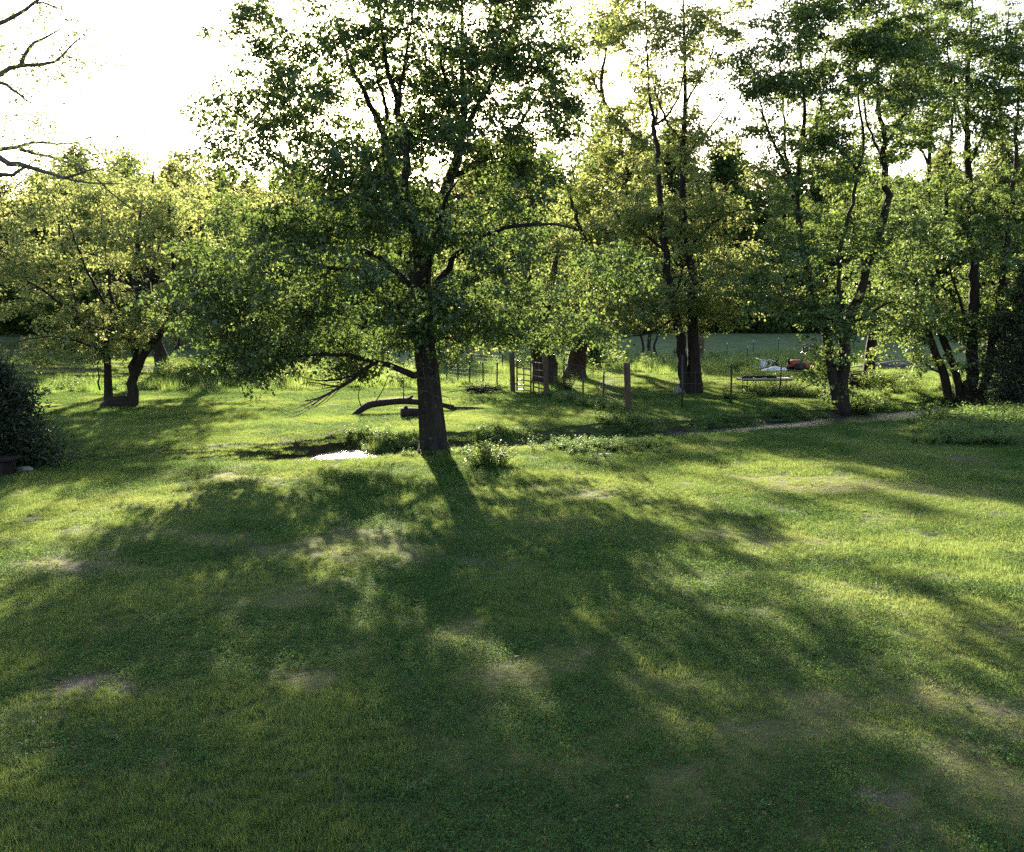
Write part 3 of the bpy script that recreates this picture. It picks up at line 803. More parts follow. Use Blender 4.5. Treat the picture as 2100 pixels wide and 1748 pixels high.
b = ground(1112, 786); d = b[1]
simple_tree('gate_tree', 'tree with two thick reddish trunks just behind the metal gate', b, d, [
    stem(ground(1108, 787) - [0, 0, .1], d, [(1107, 760, 0), (1103, 730, 0), (1100, 700, 0), (1096, 650, .1), (1085, 590, .2), (1075, 520, .3), (1070, 440, .4)], [.40, .33, .30, .28, .24, .19, .13, .04]),
    stem(ground(1130, 787) - [0, 0, .1], d, [(1128, 760, 0), (1122, 725, 0), (1117, 690, 0), (1120, 630, -.1), (1135, 560, -.2), (1150, 480, -.3)], [.34, .28, .25, .22, .19, .14, .04]),
    LP([(1098, 680, 0), (1050, 665, -.8), (990, 660, -1.4), (930, 670, -1.8)], [.13, .10, .07, .02], d),
    LP([(1098, 700, 0), (1060, 706, -.6), (1010, 708, -1), (960, 712, -1.4)], [.05, .04, .025, .01], d),
    LP([(1117, 690, 0), (1160, 650, -.6), (1210, 620, -1), (1250, 600, -1.2)], [.12, .09, .06, .02], d),
    LP([(1122, 715, 0), (1160, 725, -.6), (1185, 740, -.9), (1200, 760, -1.1)], [.04, .03, .02, .01], d),
    LP([(1096, 640, .1), (1040, 590, .8), (990, 540, 1.2)], [.11, .08, .02], d)],
    [(1100, 560, 0, 190, 110, 3.6, 150, .3), (1000, 660, -1, 110, 36, 1.8, 60, .2), (1190, 640, -.6, 100, 50, 2, 50, .2), (1100, 440, 0, 150, 80, 3, 50, .2), (1080, 690, -1.2, 70, 20, 1, 16, .2)],
    'leaf_spring', 'bark_red', 61, dens=1.05, twigs=5, per=8, leaf=(.15, .115), spread=.55, flat_=.35, droop=.5, tw=.01, nodemin=2.5, nstems=2, wob=.1)

b = ground(1178, 777); d = b[1]
simple_tree('crooked_tree', 'tall tree with a slanting thick trunk and crooked upper limbs right of the gate', b, d, [
    stem(b - [0, 0, .12], d, [(1181, 755, 0), (1187, 720, 0), (1193, 685, 0), (1200, 620, 0), (1225, 540, 0), (1262, 455, 0), (1278, 405, 0), (1287, 354, 0)], [.62, .44, .38, .34, .29, .25, .22, .20, .18]),
    LP([(1287, 356, 0), (1272, 315, .3), (1274, 275, .4), (1262, 240, .5)], [.14, .12, .08, .03], d),
    LP([(1287, 354, 0), (1305, 322, -.2), (1318, 300, -.3), (1290, 270, -.3), (1262, 240, -.3), (1239, 207, -.4), (1234, 150, -.4), (1248, 72, -.4), (1240, -10, -.4)], [.15, .14, .12, .11, .09, .085, .07, .05, .015], d),
    LP([(1318, 300, -.3), (1340, 265, 0), (1350, 200, .4), (1360, 100, .6)], [.09, .07, .045, .015], d),
    LP([(1262, 455, 0), (1310, 420, 1), (1350, 390, 1.6)], [.09, .06, .02], d),
    LP([(1239, 207, -.4), (1215, 160, .2), (1205, 100, .5)], [.05, .035, .012], d),
    LP([(1225, 540, 0), (1190, 470, -1), (1170, 400, -1.6), (1180, 330, -1.8)], [.12, .09, .06, .02], d)],
    [(1250, 420, 0, 110, 90, 3.2, 110, .2), (1240, 540, 0, 110, 80, 3, 60, .2), (1200, 650, -.5, 80, 50, 2.4, 40, .2), (1260, 180, 0, 90, 150, 2.6, 50, .2), (1250, 50, 0, 80, 70, 2, 34, .2), (1300, 300, 0, 90, 70, 2.6, 55, .2)],
    'leaf_spring', 'bark_red', 71, dens=1.6, twigs=4, per=7, leaf=(.17, .12), spread=.6, flat_=.45, droop=.4, tw=.011, br=.011, nodemin=3.5)

b = ground(1215, 757); d = b[1]
simple_tree('ivy_tree', 'stout ivy-clad trunk in the pasture behind the slanting tree', b, d, [
    stem(b - [0, 0, .12], d, [(1215, 735, 0), (1214, 700, 0), (1213, 650, 0), (1216, 580, 0), (1220, 480, 0), (1225, 380, 0)], [.50, .36, .35, .33, .28, .2, .05]),
    LP([(1213, 650, 0), (1180, 590, .6), (1150, 520, 1)], [.16, .11, .03], d), LP([(1214, 640, 0), (1250, 570, -.6), (1290, 500, -1)], [.16, .11, .03], d)],
    [(1215, 520, 0, 110, 110, 4, 90, .2), (1213, 735, 0, 12, 26, .4, 14, .6), (1230, 700, -.3, 30, 20, .8, 8, .2)],
    'leaf_ash', 'bark', 81, twigs=4, per=8, leaf=(.22, .17), spread=.75, flat_=.5, tw=.014, nodemin=.2)

b = ground(1330, 737); d = b[1]
simple_tree('sapling_clump', 'clump of thin young trunks far back in the shaded meadow', b, d, [
    stem(b + [-.5, 0, -.1], d, [(1319, 710, 0), (1312, 680, 0), (1305, 640, 0), (1300, 580, 0)], [.11, .09, .08, .06, .02]),
    stem(b + [.2, 0, -.1], d, [(1331, 710, 0), (1333, 680, 0), (1335, 640, 0), (1340, 580, 0)], [.16, .13, .12, .09, .02]),
    stem(b + [.8, 0, -.1], d, [(1341, 715, 0), (1348, 690, 0), (1355, 650, 0), (1365, 600, 0)], [.11, .09, .08, .06, .02])],
    [(1330, 620, 0, 70, 60, 3, 50, .2)], 'leaf_spring', 'bark', 91, twigs=4, per=8, leaf=(.24, .18), spread=.8, flat_=.5, tw=.015, nstems=3, nodemin=2)

b = ground(1722, 845); d = b[1]
simple_tree('vine_tree', 'vine-hung tree with two dark trunks on the far stream bank right of the folding table', b, d, [
    stem(b + [-.10, 0, -.1], d, [(1715, 815, 0), (1707, 765, 0), (1695, 687, 0), (1679, 645, .1), (1660, 570, .2), (1640, 470, .3), (1634, 385, .3), (1645, 293, .3), (1650, 220, .3), (1640, 100, .3), (1635, -20, .3)], [.21, .17, .16, .145, .13, .115, .10, .085, .07, .055, .035, .012]),
    stem(b + [.13, 0, -.1], d, [(1729, 810, 0), (1731, 735, 0), (1736, 669, 0), (1755, 624, -.1), (1775, 560, -.2), (1808, 460, -.3), (1818, 403, -.3), (1811, 330, -.3), (1816, 293, -.3), (1803, 220, -.4), (1800, 110, -.4), (1795, -30, -.4)], [.23, .19, .18, .16, .15, .135, .12, .105, .095, .08, .06, .04, .012]),
    LP([(1734, 690, 0), (1722, 640, -.4), (1719, 570, -.5), (1725, 500, -.6), (1752, 400, -.7), (1752, 348, -.7), (1715, 304, -.8), (1690, 295, -.8)], [.08, .07, .065, .06, .055, .045, .03, .012], d),
    LP([(1752, 370, -.7), (1770, 300, -.9), (1760, 210, -1), (1755, 100, -1), (1750, -20, -1)], [.05, .042, .035, .025, .01], d),
    LP([(1640, 470, .3), (1612, 330, .6), (1609, 249, .8), (1599, 128, 1), (1590, 20, 1)], [.06, .05, .04, .025, .01], d),
    LP([(1634, 385, .3), (1590, 300, -.2), (1560, 220, -.5), (1540, 130, -.7)], [.05, .04, .028, .01], d),
    LP([(1816, 293, -.3), (1840, 255, 0), (1865, 220, .2), (1880, 130, .4), (1890, 20, .5)], [.06, .05, .04, .028, .01], d),
    LP([(1811, 330, -.3), (1780, 260, .4), (1770, 180, .6), (1780, 60, .8)], [.05, .04, .03, .01], d),
    LP([(1645, 293, .3), (1680, 230, .8), (1690, 150, 1), (1700, 50, 1.2)], [.045, .038, .028, .01], d),
    LP([(1775, 560, -.2), (1750, 470, .7), (1730, 380, 1.1)], [.06, .045, .012], d),
    LP([(1736, 669, 0), (1690, 650, -1), (1640, 620, -1.6), (1580, 600, -2)], [.05, .04, .028, .01], d),
    LP([(1736, 669, 0), (1790, 640, -1), (1830, 620, -1.5), (1870, 630, -1.9)], [.05, .04, .028, .01], d),
    LP([(1718, 790, 0), (1695, 775, -.2), (1660, 790, -.4), (1630, 805, -.5), (1610, 815, -.6)], [.025, .02, .016, .011, .006], d),
    ], [(1640, 560, 0, 130, 100, 2.6, 95, .3), (1780, 520, 0, 150, 110, 2.8, 110, .3), (1700, 420, 0, 150, 90, 2.6, 65, .3), (1620, 250, 0, 100, 130, 2, 95, .2), (1780, 200, 0, 150, 150, 2.4, 240, .2),
        (1760, 40, 0, 160, 100, 2.2, 150, .2), (1600, 110, 0, 100, 110, 1.8, 80, .2), (1700, -140, 0, 170, 130, 2.2, 50, .2), (1700, 650, -1, 80, 30, 1.4, 22, .2), (1820, 630, -1, 70, 30, 1.4, 18, .2), (1712, 760, 0, 30, 70, .4, 22, .5)],
    'leaf_ash', 'bark', 111, dens=1.3, twigs=4, per=8, leaf=(.125, .085), spread=.42, flat_=.35, droop=.45, tw=.007, br=.009, nodemin=.6, nstems=2)

b = ground(1781, 783); d = b[1]
simple_tree('single_trunk_tree', 'single dark trunk in the sunlit grass behind the vine-hung tree', b, d, [
    stem(b - [0, 0, .1], d, [(1782, 760, 0), (1785, 720, 0), (1790, 680, 0), (1788, 610, 0), (1780, 530, 0), (1785, 440, .2), (1790, 360, .3)], [.32, .24, .21, .19, .17, .14, .1, .03]),
    LP([(1788, 610, 0), (1830, 540, .6), (1860, 460, 1)], [.1, .07, .02], d), LP([(1790, 680, 0), (1750, 660, -.8), (1700, 650, -1.2)], [.06, .045, .012], d)],
    [(1790, 480, 0, 130, 110, 3.4, 90, .2), (1820, 620, 0, 70, 50, 2, 24, .2)], 'leaf_ash', 'bark', 121, dens=1.05, twigs=4, per=8, leaf=(.17, .12), spread=.6, flat_=.4, tw=.011, nodemin=2.5)

b = ground(1985, 846); d = b[1]
simple_tree('many_stemmed_tree', 'dark many-stemmed tree on the stream bank near the right edge', b, d, [
    stem(b + [-.55, 0, -.12], d, [(1944, 815, 0), (1935, 765, 0), (1920, 729, 0), (1896, 660, 0), (1884, 615, 0), (1880, 540, 0), (1900, 440, .1), (1905, 340, .1), (1910, 230, .2), (1905, 100, .2), (1900, -20, .2)], [.21, .16, .14, .13, .12, .11, .10, .085, .07, .055, .035, .012]),
    stem(b + [.05, 0, -.12], d, [(1990, 800, 0), (1992, 765, 0), (1992, 690, 0), (1998, 585, 0), (1995, 480, .1), (1986, 348, .2), (1983, 275, .2), (1983, 209, .2), (1990, 90, .2), (1995, -30, .2)], [.34, .25, .22, .19, .17, .14, .12, .10, .085, .05, .015]),
    stem(b + [.35, .1, -.12], d, [(2014, 800, 0), (2025, 765, 0), (2034, 705, -.1), (2048, 620, -.2), (2062, 520, -.3), (2075, 400, -.4), (2085, 280, -.4), (2090, 120, -.4)], [.24, .18, .16, .14, .13, .11, .085, .06, .02]),
    stem(b + [-.2, .1, -.12], d, [(1968, 805, .2), (1950, 735, .3), (1926, 675, .4), (1910, 600, .5), (1930, 500, .7), (1945, 400, .8), (1950, 280, .9), (1960, 130, 1)], [.2, .15, .13, .12, .1, .085, .07, .05, .015]),
    LP([(1986, 348, .2), (2010, 290, -.4), (2040, 220, -.7), (2060, 120, -.9), (2070, 0, -1)], [.06, .05, .042, .03, .01], d),
    LP([(1983, 275, .2), (1960, 210, -.5), (1945, 120, -.7), (1940, 20, -.8)], [.055, .045, .03, .01], d),
    LP([(1905, 340, .1), (1870, 270, .6), (1850, 190, .8), (1845, 90, .9)], [.05, .04, .028, .01], d),
    LP([(1935, 770, 0), (1915, 758, -.2), (1895, 745, -.3), (1880, 730, -.5)], [.04, .032, .022, .01], d),
    LP([(1896, 660, 0), (1850, 640, -.8), (1810, 650, -1.3), (1780, 680, -1.7)], [.05, .04, .028, .01], d),
    LP([(2034, 705, -.1), (2070, 660, -.6), (2110, 630, -1), (2150, 620, -1.3)], [.06, .05, .035, .012], d),
    LP([(1992, 690, 0), (1970, 620, -1), (1950, 560, -1.6), (1940, 500, -2)], [.06, .05, .035, .012], d),
    ], [(1960, 580, 0, 170, 110, 2.8, 170, .3), (1880, 660, -.6, 90, 50, 1.6, 45, .2), (2060, 560, 0, 90, 130, 2.4, 80, .2), (1930, 420, 0, 130, 90, 2.4, 80, .2), (2050, 350, 0, 90, 110, 2.4, 70, .2),
        (1950, 200, 0, 140, 120, 2.2, 190, .2), (2060, 150, 0, 90, 130, 2, 110, .2), (1930, 60, 0, 150, 70, 2, 100, .2), (2000, -120, 0, 150, 110, 2, 50, .2), (1870, 730, -.4, 60, 36, 1, 16, .2), (2060, 720, .3, 60, 60, 1.2, 26, .2)],
    'leaf_ash', 'bark', 131, dens=1.35, twigs=4, per=8, leaf=(.125, .085), spread=.42, flat_=.35, droop=.45, tw=.007, br=.009, nodemin=.8, nstems=4)

# ------------------------------------------------------------------ cedars
def cedar(name, label, base, h, r, seed, n=420, skirt=.1):
    rg = np.random.default_rng(seed)
    root = empty(name, base, label, 'cedar')
    tb = MB(); tb.tube([[0, 0, -.1], [.03, 0, h * .4], [0, .03, h * .95]], [r * .07 + .04, r * .05 + .03, .01], 8)
    br = MB(); P = []; A = []
    for i in range(n):
        z = h * (skirt + (1 - skirt) * rg.random() ** 1.25)
        a = rg.uniform(0, 2 * math.pi)
        R = r * (1 - (z / h) ** 1.5) ** .7 * (.45 + .85 * float(vnoise(a * 1.9 + seed, z * 2.2, seed))) * rg.uniform(.6, 1.2) + .05
        p0 = np.array([0, 0, z * .88]); p2 = np.array([math.cos(a) * R, math.sin(a) * R, z + rg.normal() * .05])
        pm = (p0 + p2) / 2 + np.array([0, 0, -.05 * R])
        path = bez(p0, pm, p2, 5)
        br.tube(path, np.linspace(.014, .004, 5), 3, cap=False)
        m = int(46 + 30 * R)
        t = rg.uniform(.25, 1.05, m)[:, None]
        q = (1 - t) ** 2 * p0 + 2 * t * (1 - t) * pm + t * t * p2
        P.append(q + rg.normal(size=(m, 3)) * (.05 + .05 * R)); dr = norm(p2 - p0)
        A.append(norm(dr * .7 + rand_unit(m, rg) * .8 + np.array([0, 0, .15])))
    P = np.concatenate(P); A = np.concatenate(A); m = len(P)
    N = rand_unit(m, rg); N = norm(N - A * np.einsum('ij,ij->i', N, A)[:, None])
    V, Fs, rv = leaves(P, A, N, rg.uniform(.06, .15, m), .022 + .02 * rg.random(m), rg.random(m), 'kite')
    tb.build('trunk', M['bark_red'], root, True)
    br.build('branches', M['bark_red'], root)
    mesh_obj('crown', V, Fs, M['leaf_cedar'], root, attrs={'rnd': rv})
    return root
b = ground(20, 985)
b = np.array([at(-22, 950, 17.2)[0], 17.2, 0.0]); b[2] = float(height(b[0], b[1]))
cedar('cedar_bush', 'dark dense cedar bush at the left edge of the lawn', b, 1.95, 1.3, 5, 420, .04)
b = at(2112, 800, 32.5); b[2] = float(height(b[0], b[1]))
cedar('cedar_tree', 'dark cedar behind the many-stemmed tree at the right edge', b, 5.6, 1.9, 6, 560, .06)
# ------------------------------------------------------------------ the wood beyond the meadow
def copy_tree(o, parent=None):
    c = o.copy(); COL.objects.link(c)
    if parent is not None: c.parent = parent
    for ch in list(o.children): copy_tree(ch, c)
    return c

def wood_tree(seed, h, wd, lm, n=400, leafs=.36, low=.12):
    rg = np.random.default_rng(seed)
    root = empty('wood_tree', (0, 0, 0))
    lean = rg.normal(size=2) * .04 * h
    limbs = [(np.array([[0, 0, -.6], [lean[0] * .2, lean[1] * .2, h * .3], [lean[0] * .6, lean[1] * .6, h * .6], [lean[0], lean[1], h * .93]]), [.26, .2, .14, .03])]
    for i in range(9):
        z = h * rg.uniform(.2, .7); a = rg.uniform(0, 2 * math.pi); R = wd * rg.uniform(.5, .8)
        f = z / h
        p0 = np.array([lean[0] * f, lean[1] * f, z]); dr = np.array([math.cos(a), math.sin(a), 0])
        limbs.append((np.array([p0, p0 + dr * R * .5 + [0, 0, h * .08], p0 + dr * R + [0, 0, h * .2]]), [.09, .06, .02]))
    u = rand_unit(n, rg) * (rg.uniform(.25, 1, n) ** .5)[:, None]
    z = u[:, 2] * .5 + .5
    prof = np.interp(z, [0, .25, .6, 1], [.85, 1.0, .8, .25])
    cl = np.stack([u[:, 0] * wd * prof + lean[0] * z, u[:, 1] * wd * prof + lean[1] * z, h * (low + (1 - low) * z)], -1)
    cl += (fbm(cl[:, :1] * .5 + seed, cl[:, 2:] * .5, seed) - .5) * 2.0
    make_tree(root, limbs, cl, M[lm], M['bark'], seed, twigs=4, per=7, leaf=(leafs, leafs * .75), spread=1.0, flat_=.6, droop=.4, tw=.02, br=.02, nodemin=1.5, sides=6)
    return root
protos = [wood_tree(901, 17, 4.2, 'leaf_wood'), wood_tree(902, 15, 4.8, 'leaf_wood'), wood_tree(903, 19, 3.8, 'leaf_wood_dark'), wood_tree(904, 16, 4.5, 'leaf_wood_dark'), wood_tree(905, 13, 4.6, 'leaf_wood')]
rg = np.random.default_rng(77)
spots = []
for row, (y0, y1, dx, lab) in enumerate(((101, 108, 6.0, 'front'), (112, 122, 5.0, 'mid'), (128, 142, 7.4, 'back'))):
    x = -y1 * .62
    while x < y1 * .62:
        spots.append((x + rg.uniform(-1.6, 1.6), rg.uniform(y0, y1), lab)); x += dx
for p in ((-27, 78), (-20, 84), (-33, 72), (-38, 86), (-24, 92), (-43, 78), (-30, 77), (-36, 80), (-48, 84), (-27, 86)):
    spots.append((p[0], p[1], 'near'))
WLAB = {'front': ('leafy tree in the front row of the wood beyond the meadow', 'front row of the wood'),
        'mid': ('tree standing in the middle of the wood beyond the meadow', 'trees inside the wood'),
        'back': ('tree on the rising ground at the back of the wood', 'trees at the back of the wood'),
        'near': ('yellow-green tree standing before the wood on the left, behind the grassy bank', 'trees behind the grassy bank')}
ORD = ['first', 'second', 'third', 'fourth', 'fifth', 'sixth', 'seventh', 'eighth', 'ninth', 'tenth', 'eleventh', 'twelfth', 'thirteenth', 'fourteenth', 'fifteenth', 'sixteenth', 'seventeenth', 'eighteenth', 'nineteenth', 'twentieth', 'twenty-first', 'twenty-second', 'twenty-third', 'twenty-fourth', 'twenty-fifth']
rank = {}
for lab in ('front', 'near'):
    for r_, i in enumerate(sorted([i for i, q_ in enumerate(spots) if q_[2] == lab], key=lambda i: spots[i][0] / spots[i][1])): rank[i] = r_
used = set()
for i, (x, y, lab) in enumerate(spots):
    right = x > 8
    k = int(rg.choice([0, 1, 4])) if lab == 'near' else int(rg.choice([2, 3, 0, 1], p=[.35, .35, .15, .15] if right else [.1, .12, .4, .38]))
    o = protos[k] if k not in used else copy_tree(protos[k])
    used.add(k)
    s = rg.uniform(.85, 1.12) * (.92 if lab == 'near' else 1.0)
    if lab == 'front' and -16 < x < 18: s *= .88
    if lab in ('mid', 'back'): s *= 1.2 if x > -12 else 1.1
    o.location = (x, y, float(height(x, y)))
    o.rotation_euler = (0, 0, rg.uniform(0, 6.28))
    o.scale = (s * rg.uniform(.9, 1.15), s * rg.uniform(.9, 1.15), s)
    lb_ = WLAB[lab][0]
    if lab == 'front': lb_ = ORD[rank[i]] + ' tree from the left in the front row of the wood beyond the meadow'
    if lab == 'near': lb_ = ORD[rank[i]] + ' yellow-green tree from the left standing before the wood behind the grassy bank'
    tag(o, lb_, 'tree', WLAB[lab][1])
for k, p in enumerate(protos):
    if k not in used:
        for ch in list(p.children): bpy.data.objects.remove(ch)
        bpy.data.objects.remove(p)

# ------------------------------------------------------------------ scattered ground cover (geometry nodes)
def scatter(name, pts, rot, scale, idx, tint, sources, label=None, cat=None):
    c = bpy.data.collections.new(name + '_sources')
    for s in sources:
        for cc in list(s.users_collection): cc.objects.unlink(s)
        c.objects.link(s)
    me = bpy.data.meshes.new(name)
    me.vertices.add(len(pts)); me.vertices.foreach_set('co', np.asarray(pts, np.float32).ravel())
    for k, v in (('rot', rot), ('scl', scale), ('tint', tint)):
        a = me.attributes.new(k, 'FLOAT', 'POINT'); a.data.foreach_set('value', np.asarray(v, np.float32))
    a = me.attributes.new('idx', 'INT', 'POINT'); a.data.foreach_set('value', np.asarray(idx, np.int32))
    o = bpy.data.objects.new(name, me); COL.objects.link(o)
    ng = bpy.data.node_groups.new(name, 'GeometryNodeTree')
    ng.interface.new_socket('Geometry', in_out='INPUT', socket_type='NodeSocketGeometry')
    ng.interface.new_socket('Geometry', in_out='OUTPUT', socket_type='NodeSocketGeometry')
    N = ng.nodes; L = ng.links
    gi = N.new('NodeGroupInput'); go = N.new('NodeGroupOutput')
    ci = N.new('GeometryNodeCollectionInfo'); ci.inputs['Collection'].default_value = c
    ci.inputs['Separate Children'].default_value = True; ci.inputs['Reset Children'].default_value = True
    ip = N.new('GeometryNodeInstanceOnPoints'); ip.inputs['Pick Instance'].default_value = True
    def na(k, t):
        n = N.new('GeometryNodeInputNamedAttribute'); n.data_type = t; n.inputs['Name'].default_value = k
        return n.outputs['Attribute']
    cx = N.new('ShaderNodeCombineXYZ'); L.new(na('rot', 'FLOAT'), cx.inputs[2])
    L.new(gi.outputs[0], ip.inputs['Points']); L.new(ci.outputs[0], ip.inputs['Instance'])
    L.new(na('idx', 'INT'), ip.inputs['Instance Index']); L.new(cx.outputs[0], ip.inputs['Rotation']); L.new(na('scl', 'FLOAT'), ip.inputs['Scale'])
    L.new(ip.outputs[0], go.inputs[0])
    md = o.modifiers.new('scatter', 'NODES'); md.node_group = ng
    tag(o, label, cat, kind='stuff')
    return o

M['grass'] = leaf_mat('lawn_grass', [(0, (0.020, 0.070, 0.012)), (.4, (0.050, 0.125, 0.022)), (.7, (0.105, 0.155, 0.038)), (1, (0.23, 0.185, 0.105))],
                      [(0, (0.105, 0.17, 0.034)), (.4, (0.25, 0.305, 0.07)), (.7, (0.38, 0.375, 0.125)), (1, (0.45, 0.39, 0.2))], .5, .04, True)
M['clover'] = leaf_mat('lawn_clover', [(0, (0.020, 0.072, 0.016)), (.5, (0.048, 0.130, 0.026)), (1, (0.105, 0.17, 0.045))],
                       [(0, (0.09, 0.17, 0.03)), (.5, (0.20, 0.30, 0.055)), (1, (0.34, 0.37, 0.10))], .45, .015, True)
M['weeds'] = leaf_mat('bank_weeds', [(0, (0.025, 0.062, 0.016)), (.5, (0.065, 0.125, 0.03)), (1, (0.15, 0.19, 0.06))],
                      [(0, (0.10, 0.20, 0.03)), (.5, (0.24, 0.34, 0.06)), (1, (0.45, 0.47, 0.15))], .5, .05, True)

def blades(rg, n, size, h0, h1, w, lean=.45):
    """grass blades gathered in small tufts that share height, lean and shade"""
    m = max(4, n // 16)
    tc = np.stack([rg.uniform(-size, size, m), rg.uniform(-size, size, m)], -1)
    cf = .6 * vnoise(tc[:, 0] * 11 + n, tc[:, 1] * 11, 7) + .4 * vnoise(tc[:, 0] * 24, tc[:, 1] * 24 + n, 9)
    th = rg.uniform(.6, 1.1, m) * (.30 + 1.35 * cf); tl = rg.normal(size=(m, 2)) * lean * .8; tr = rg.random(m)
    k = rg.integers(0, m, n)
    xy = tc[k] + rg.normal(size=(n, 2)) * .016
    loose = rg.random(n) < .25
    xy[loose] = rg.uniform(-size, size, (loose.sum(), 2))
    P = np.concatenate([xy, np.full((n, 1), -.012)], 1)
    A = norm(np.concatenate([tl[k] + (xy - tc[k]) * 9 * (~loose)[:, None] + rg.normal(size=(n, 2)) * lean * .6, np.ones((n, 1))], 1))
    N = rand_unit(n, rg); N[:, 2] *= .2; N = norm(N - A * np.einsum('ij,ij->i', N, A)[:, None])
    return leaves(P, A, N, rg.uniform(h0, h1, n) * th[k] * 1.15, w * rg.uniform(.7, 1.3, n), np.clip(.35 * tr[k] + .35 * rg.random(n) + .6 * (cf[k] - .3), 0, 1), 'blade')

def clovers(rg, n, size, h0, h1, r):
    c = np.stack([rg.uniform(-size, size, n), rg.uniform(-size, size, n), rg.uniform(h0, h1, n)], -1)
    cf = vnoise(c[:, 0] * 12, c[:, 1] * 12 + n, 5); c[:, 2] *= .4 + 1.2 * cf
    up = norm(rg.normal(size=(n, 3)) * .35 + np.array([0, 0, 1]))
    x = norm(np.cross(up, rand_unit(n, rg))); y = np.cross(up, x)
    rr = r * rg.uniform(.65, 1.2, n); rnd = np.clip(.5 * rg.random(n) + .7 * (cf - .2), 0, 1)
    Vs, Fs, Rs = [], [], []; off = 0
    for k in range(3):
        a = k * 2.094
        A = norm(x * math.cos(a) + y * math.sin(a) + up * .12)
        N = norm(up - A * np.einsum('ij,ij->i', up, A)[:, None])
        V, Fq, R = leaves(c, A, N, rr, rr * .95, rnd, 'kite')
        Vs.append(V); Fs.append(Fq + off); Rs.append(R); off += len(V)
    return np.concatenate(Vs), np.concatenate(Fs), np.concatenate(Rs)

def patch(name, parts, mats):
    me_v, me_f, me_r, me_m = [], [], [], []; off = 0
    for k, (V, Fq, R) in enumerate(parts):
        me_v.append(V); me_f.append(Fq + off); me_r.append(R); me_m.append(np.full(len(Fq), k)); off += len(V)
    o = mesh_obj(name, np.concatenate(me_v), np.concatenate(me_f), None, attrs={'rnd': np.concatenate(me_r)})
    for m in mats: o.data.materials.append(m)
    o.data.polygons.foreach_set('material_index', np.concatenate(me_m).astype(np.int32))
    return o

M['crumb'] = plain_mat('soil_crumb', (0.05, 0.04, 0.032), (0.2, 0.17, 0.14), .9, 0, 30)
rg = np.random.default_rng(88)
S = .27
lawn_src = [
    patch('lawn_patch_a', [blades(rg, 1700, S, .022, .052, .0048), clovers(rg, 110, S, .015, .035, .0085)], [M['grass'], M['clover']]),
    patch('lawn_patch_b', [blades(rg, 900, S, .02, .05, .0048), clovers(rg, 620, S, .015, .045, .0095)], [M['grass'], M['clover']]),
    patch('lawn_patch_c', [blades(rg, 1300, S, .015, .042, .0048, .8)], [M['grass']]),
    patch('lawn_patch_c2', [blades(rg, 420, S, .02, .06, .005, 3.0), clovers(rg, 160, S, -.004, .006, .007)], [M['grass'], M['crumb']]),
    patch('lawn_patch_d', [blades(rg, 1500, S, .035, .085, .005, .4), clovers(rg, 60, S, .02, .045, .0085)], [M['grass'], M['clover']]),
]
def scatter_pts(y0, y1, sp, half, margin):
    Y = np.arange(y0, y1, sp); out_ = []
    for y in Y:
        hw = half * y + margin
        x = np.arange(-hw, hw, sp)
        out_.append(np.stack([x + rg.uniform(-.5, .5, len(x)) * sp, np.full(len(x), y) + rg.uniform(-.5, .5, len(x)) * sp], -1))
    return np.concatenate(out_)
A0 = scatter_pts(2.6, 9, .23, .56, 1.5); A1 = scatter_pts(9, 16, .30, .56, 2.0); A2 = scatter_pts(16, 38, .36, .56, 2.5); A3 = scatter_pts(38, 68, .75, .56, 4)
SC1 = np.r_[np.full(len(A0), .75), np.full(len(A1), .92), np.full(len(A2), 1.1), np.full(len(A3), 2.0)]
XY = np.concatenate([A0, A1, A2, A3])
bx, dx_ = bare_at(XY[:, 0], XY[:, 1]), dry_at(XY[:, 0], XY[:, 1])
zz = height(XY[:, 0], XY[:, 1])
keep = (rg.random(len(XY)) > bx * .45) & (zz > -.30)
XY, SC1, bx, dx_, zz = XY[keep], SC1[keep], bx[keep], dx_[keep], zz[keep]
cn = fbm(XY[:, 0] * .5 + 40, XY[:, 1] * .5, 61, 3); tall = fbm(XY[:, 0] * .8, XY[:, 1] * .8 + 90, 71, 2)
ix = np.where(dx_ > .5, 2, np.where(cn > .47, 1, 0)); ix = np.where((tall > .68) & (dx_ < .4), 4, ix); ix = np.where(bx > .25, 3, ix)
ix = np.where(XY[:, 1] > 38, 0, ix)
tint = .02 + .28 * dx_ + .3 * bx + .45 * (fbm(XY[:, 0] * .8, XY[:, 1] * .8, 51, 3) - .40) + rg.uniform(-.07, .07, len(XY))
scl = SC1 * rg.uniform(.72, 1.28, len(XY)) * (1 - .2 * dx_)
scatter('lawn_grass', np.stack([XY[:, 0], XY[:, 1], zz], -1), rg.uniform(0, 6.28, len(XY)), scl, ix, np.clip(tint, 0, .5), lawn_src,
        'short mown grass and clover covering the whole lawn', 'grass')

# weeds
def weed(name, rg, n, h, r, leaf):
    """leafy weed: several stems with leaves"""
    P = []; A = []
    mb = []
    for i in range(n):
        a = rg.uniform(0, 6.28); l = h * rg.uniform(.55, 1.1)
        tip = np.array([math.cos(a) * r * rg.random(), math.sin(a) * r * rg.random(), l])
        m = 14
        t = rg.uniform(.15, 1, m)[:, None]
        P.append(tip * t * np.array([1, 1, 1]) + rg.normal(size=(m, 3)) * .02)
        b = rg.uniform(0, 6.28, m)
        A.append(norm(np.stack([np.cos(b), np.sin(b), rg.uniform(-.3, .6, m)], -1)))
    P = np.concatenate(P); A = np.concatenate(A); m = len(P)
    N = rand_unit(m, rg) * .5 + np.array([0, 0, 1]); N = norm(N - A * np.einsum('ij,ij->i', N, A)[:, None])
    s = leaf * rg.uniform(.6, 1.2, m)
    return patch(name, [leaves(P, A, N, s, s * .6, rg.random(m), 'kite')], [M['weeds']])
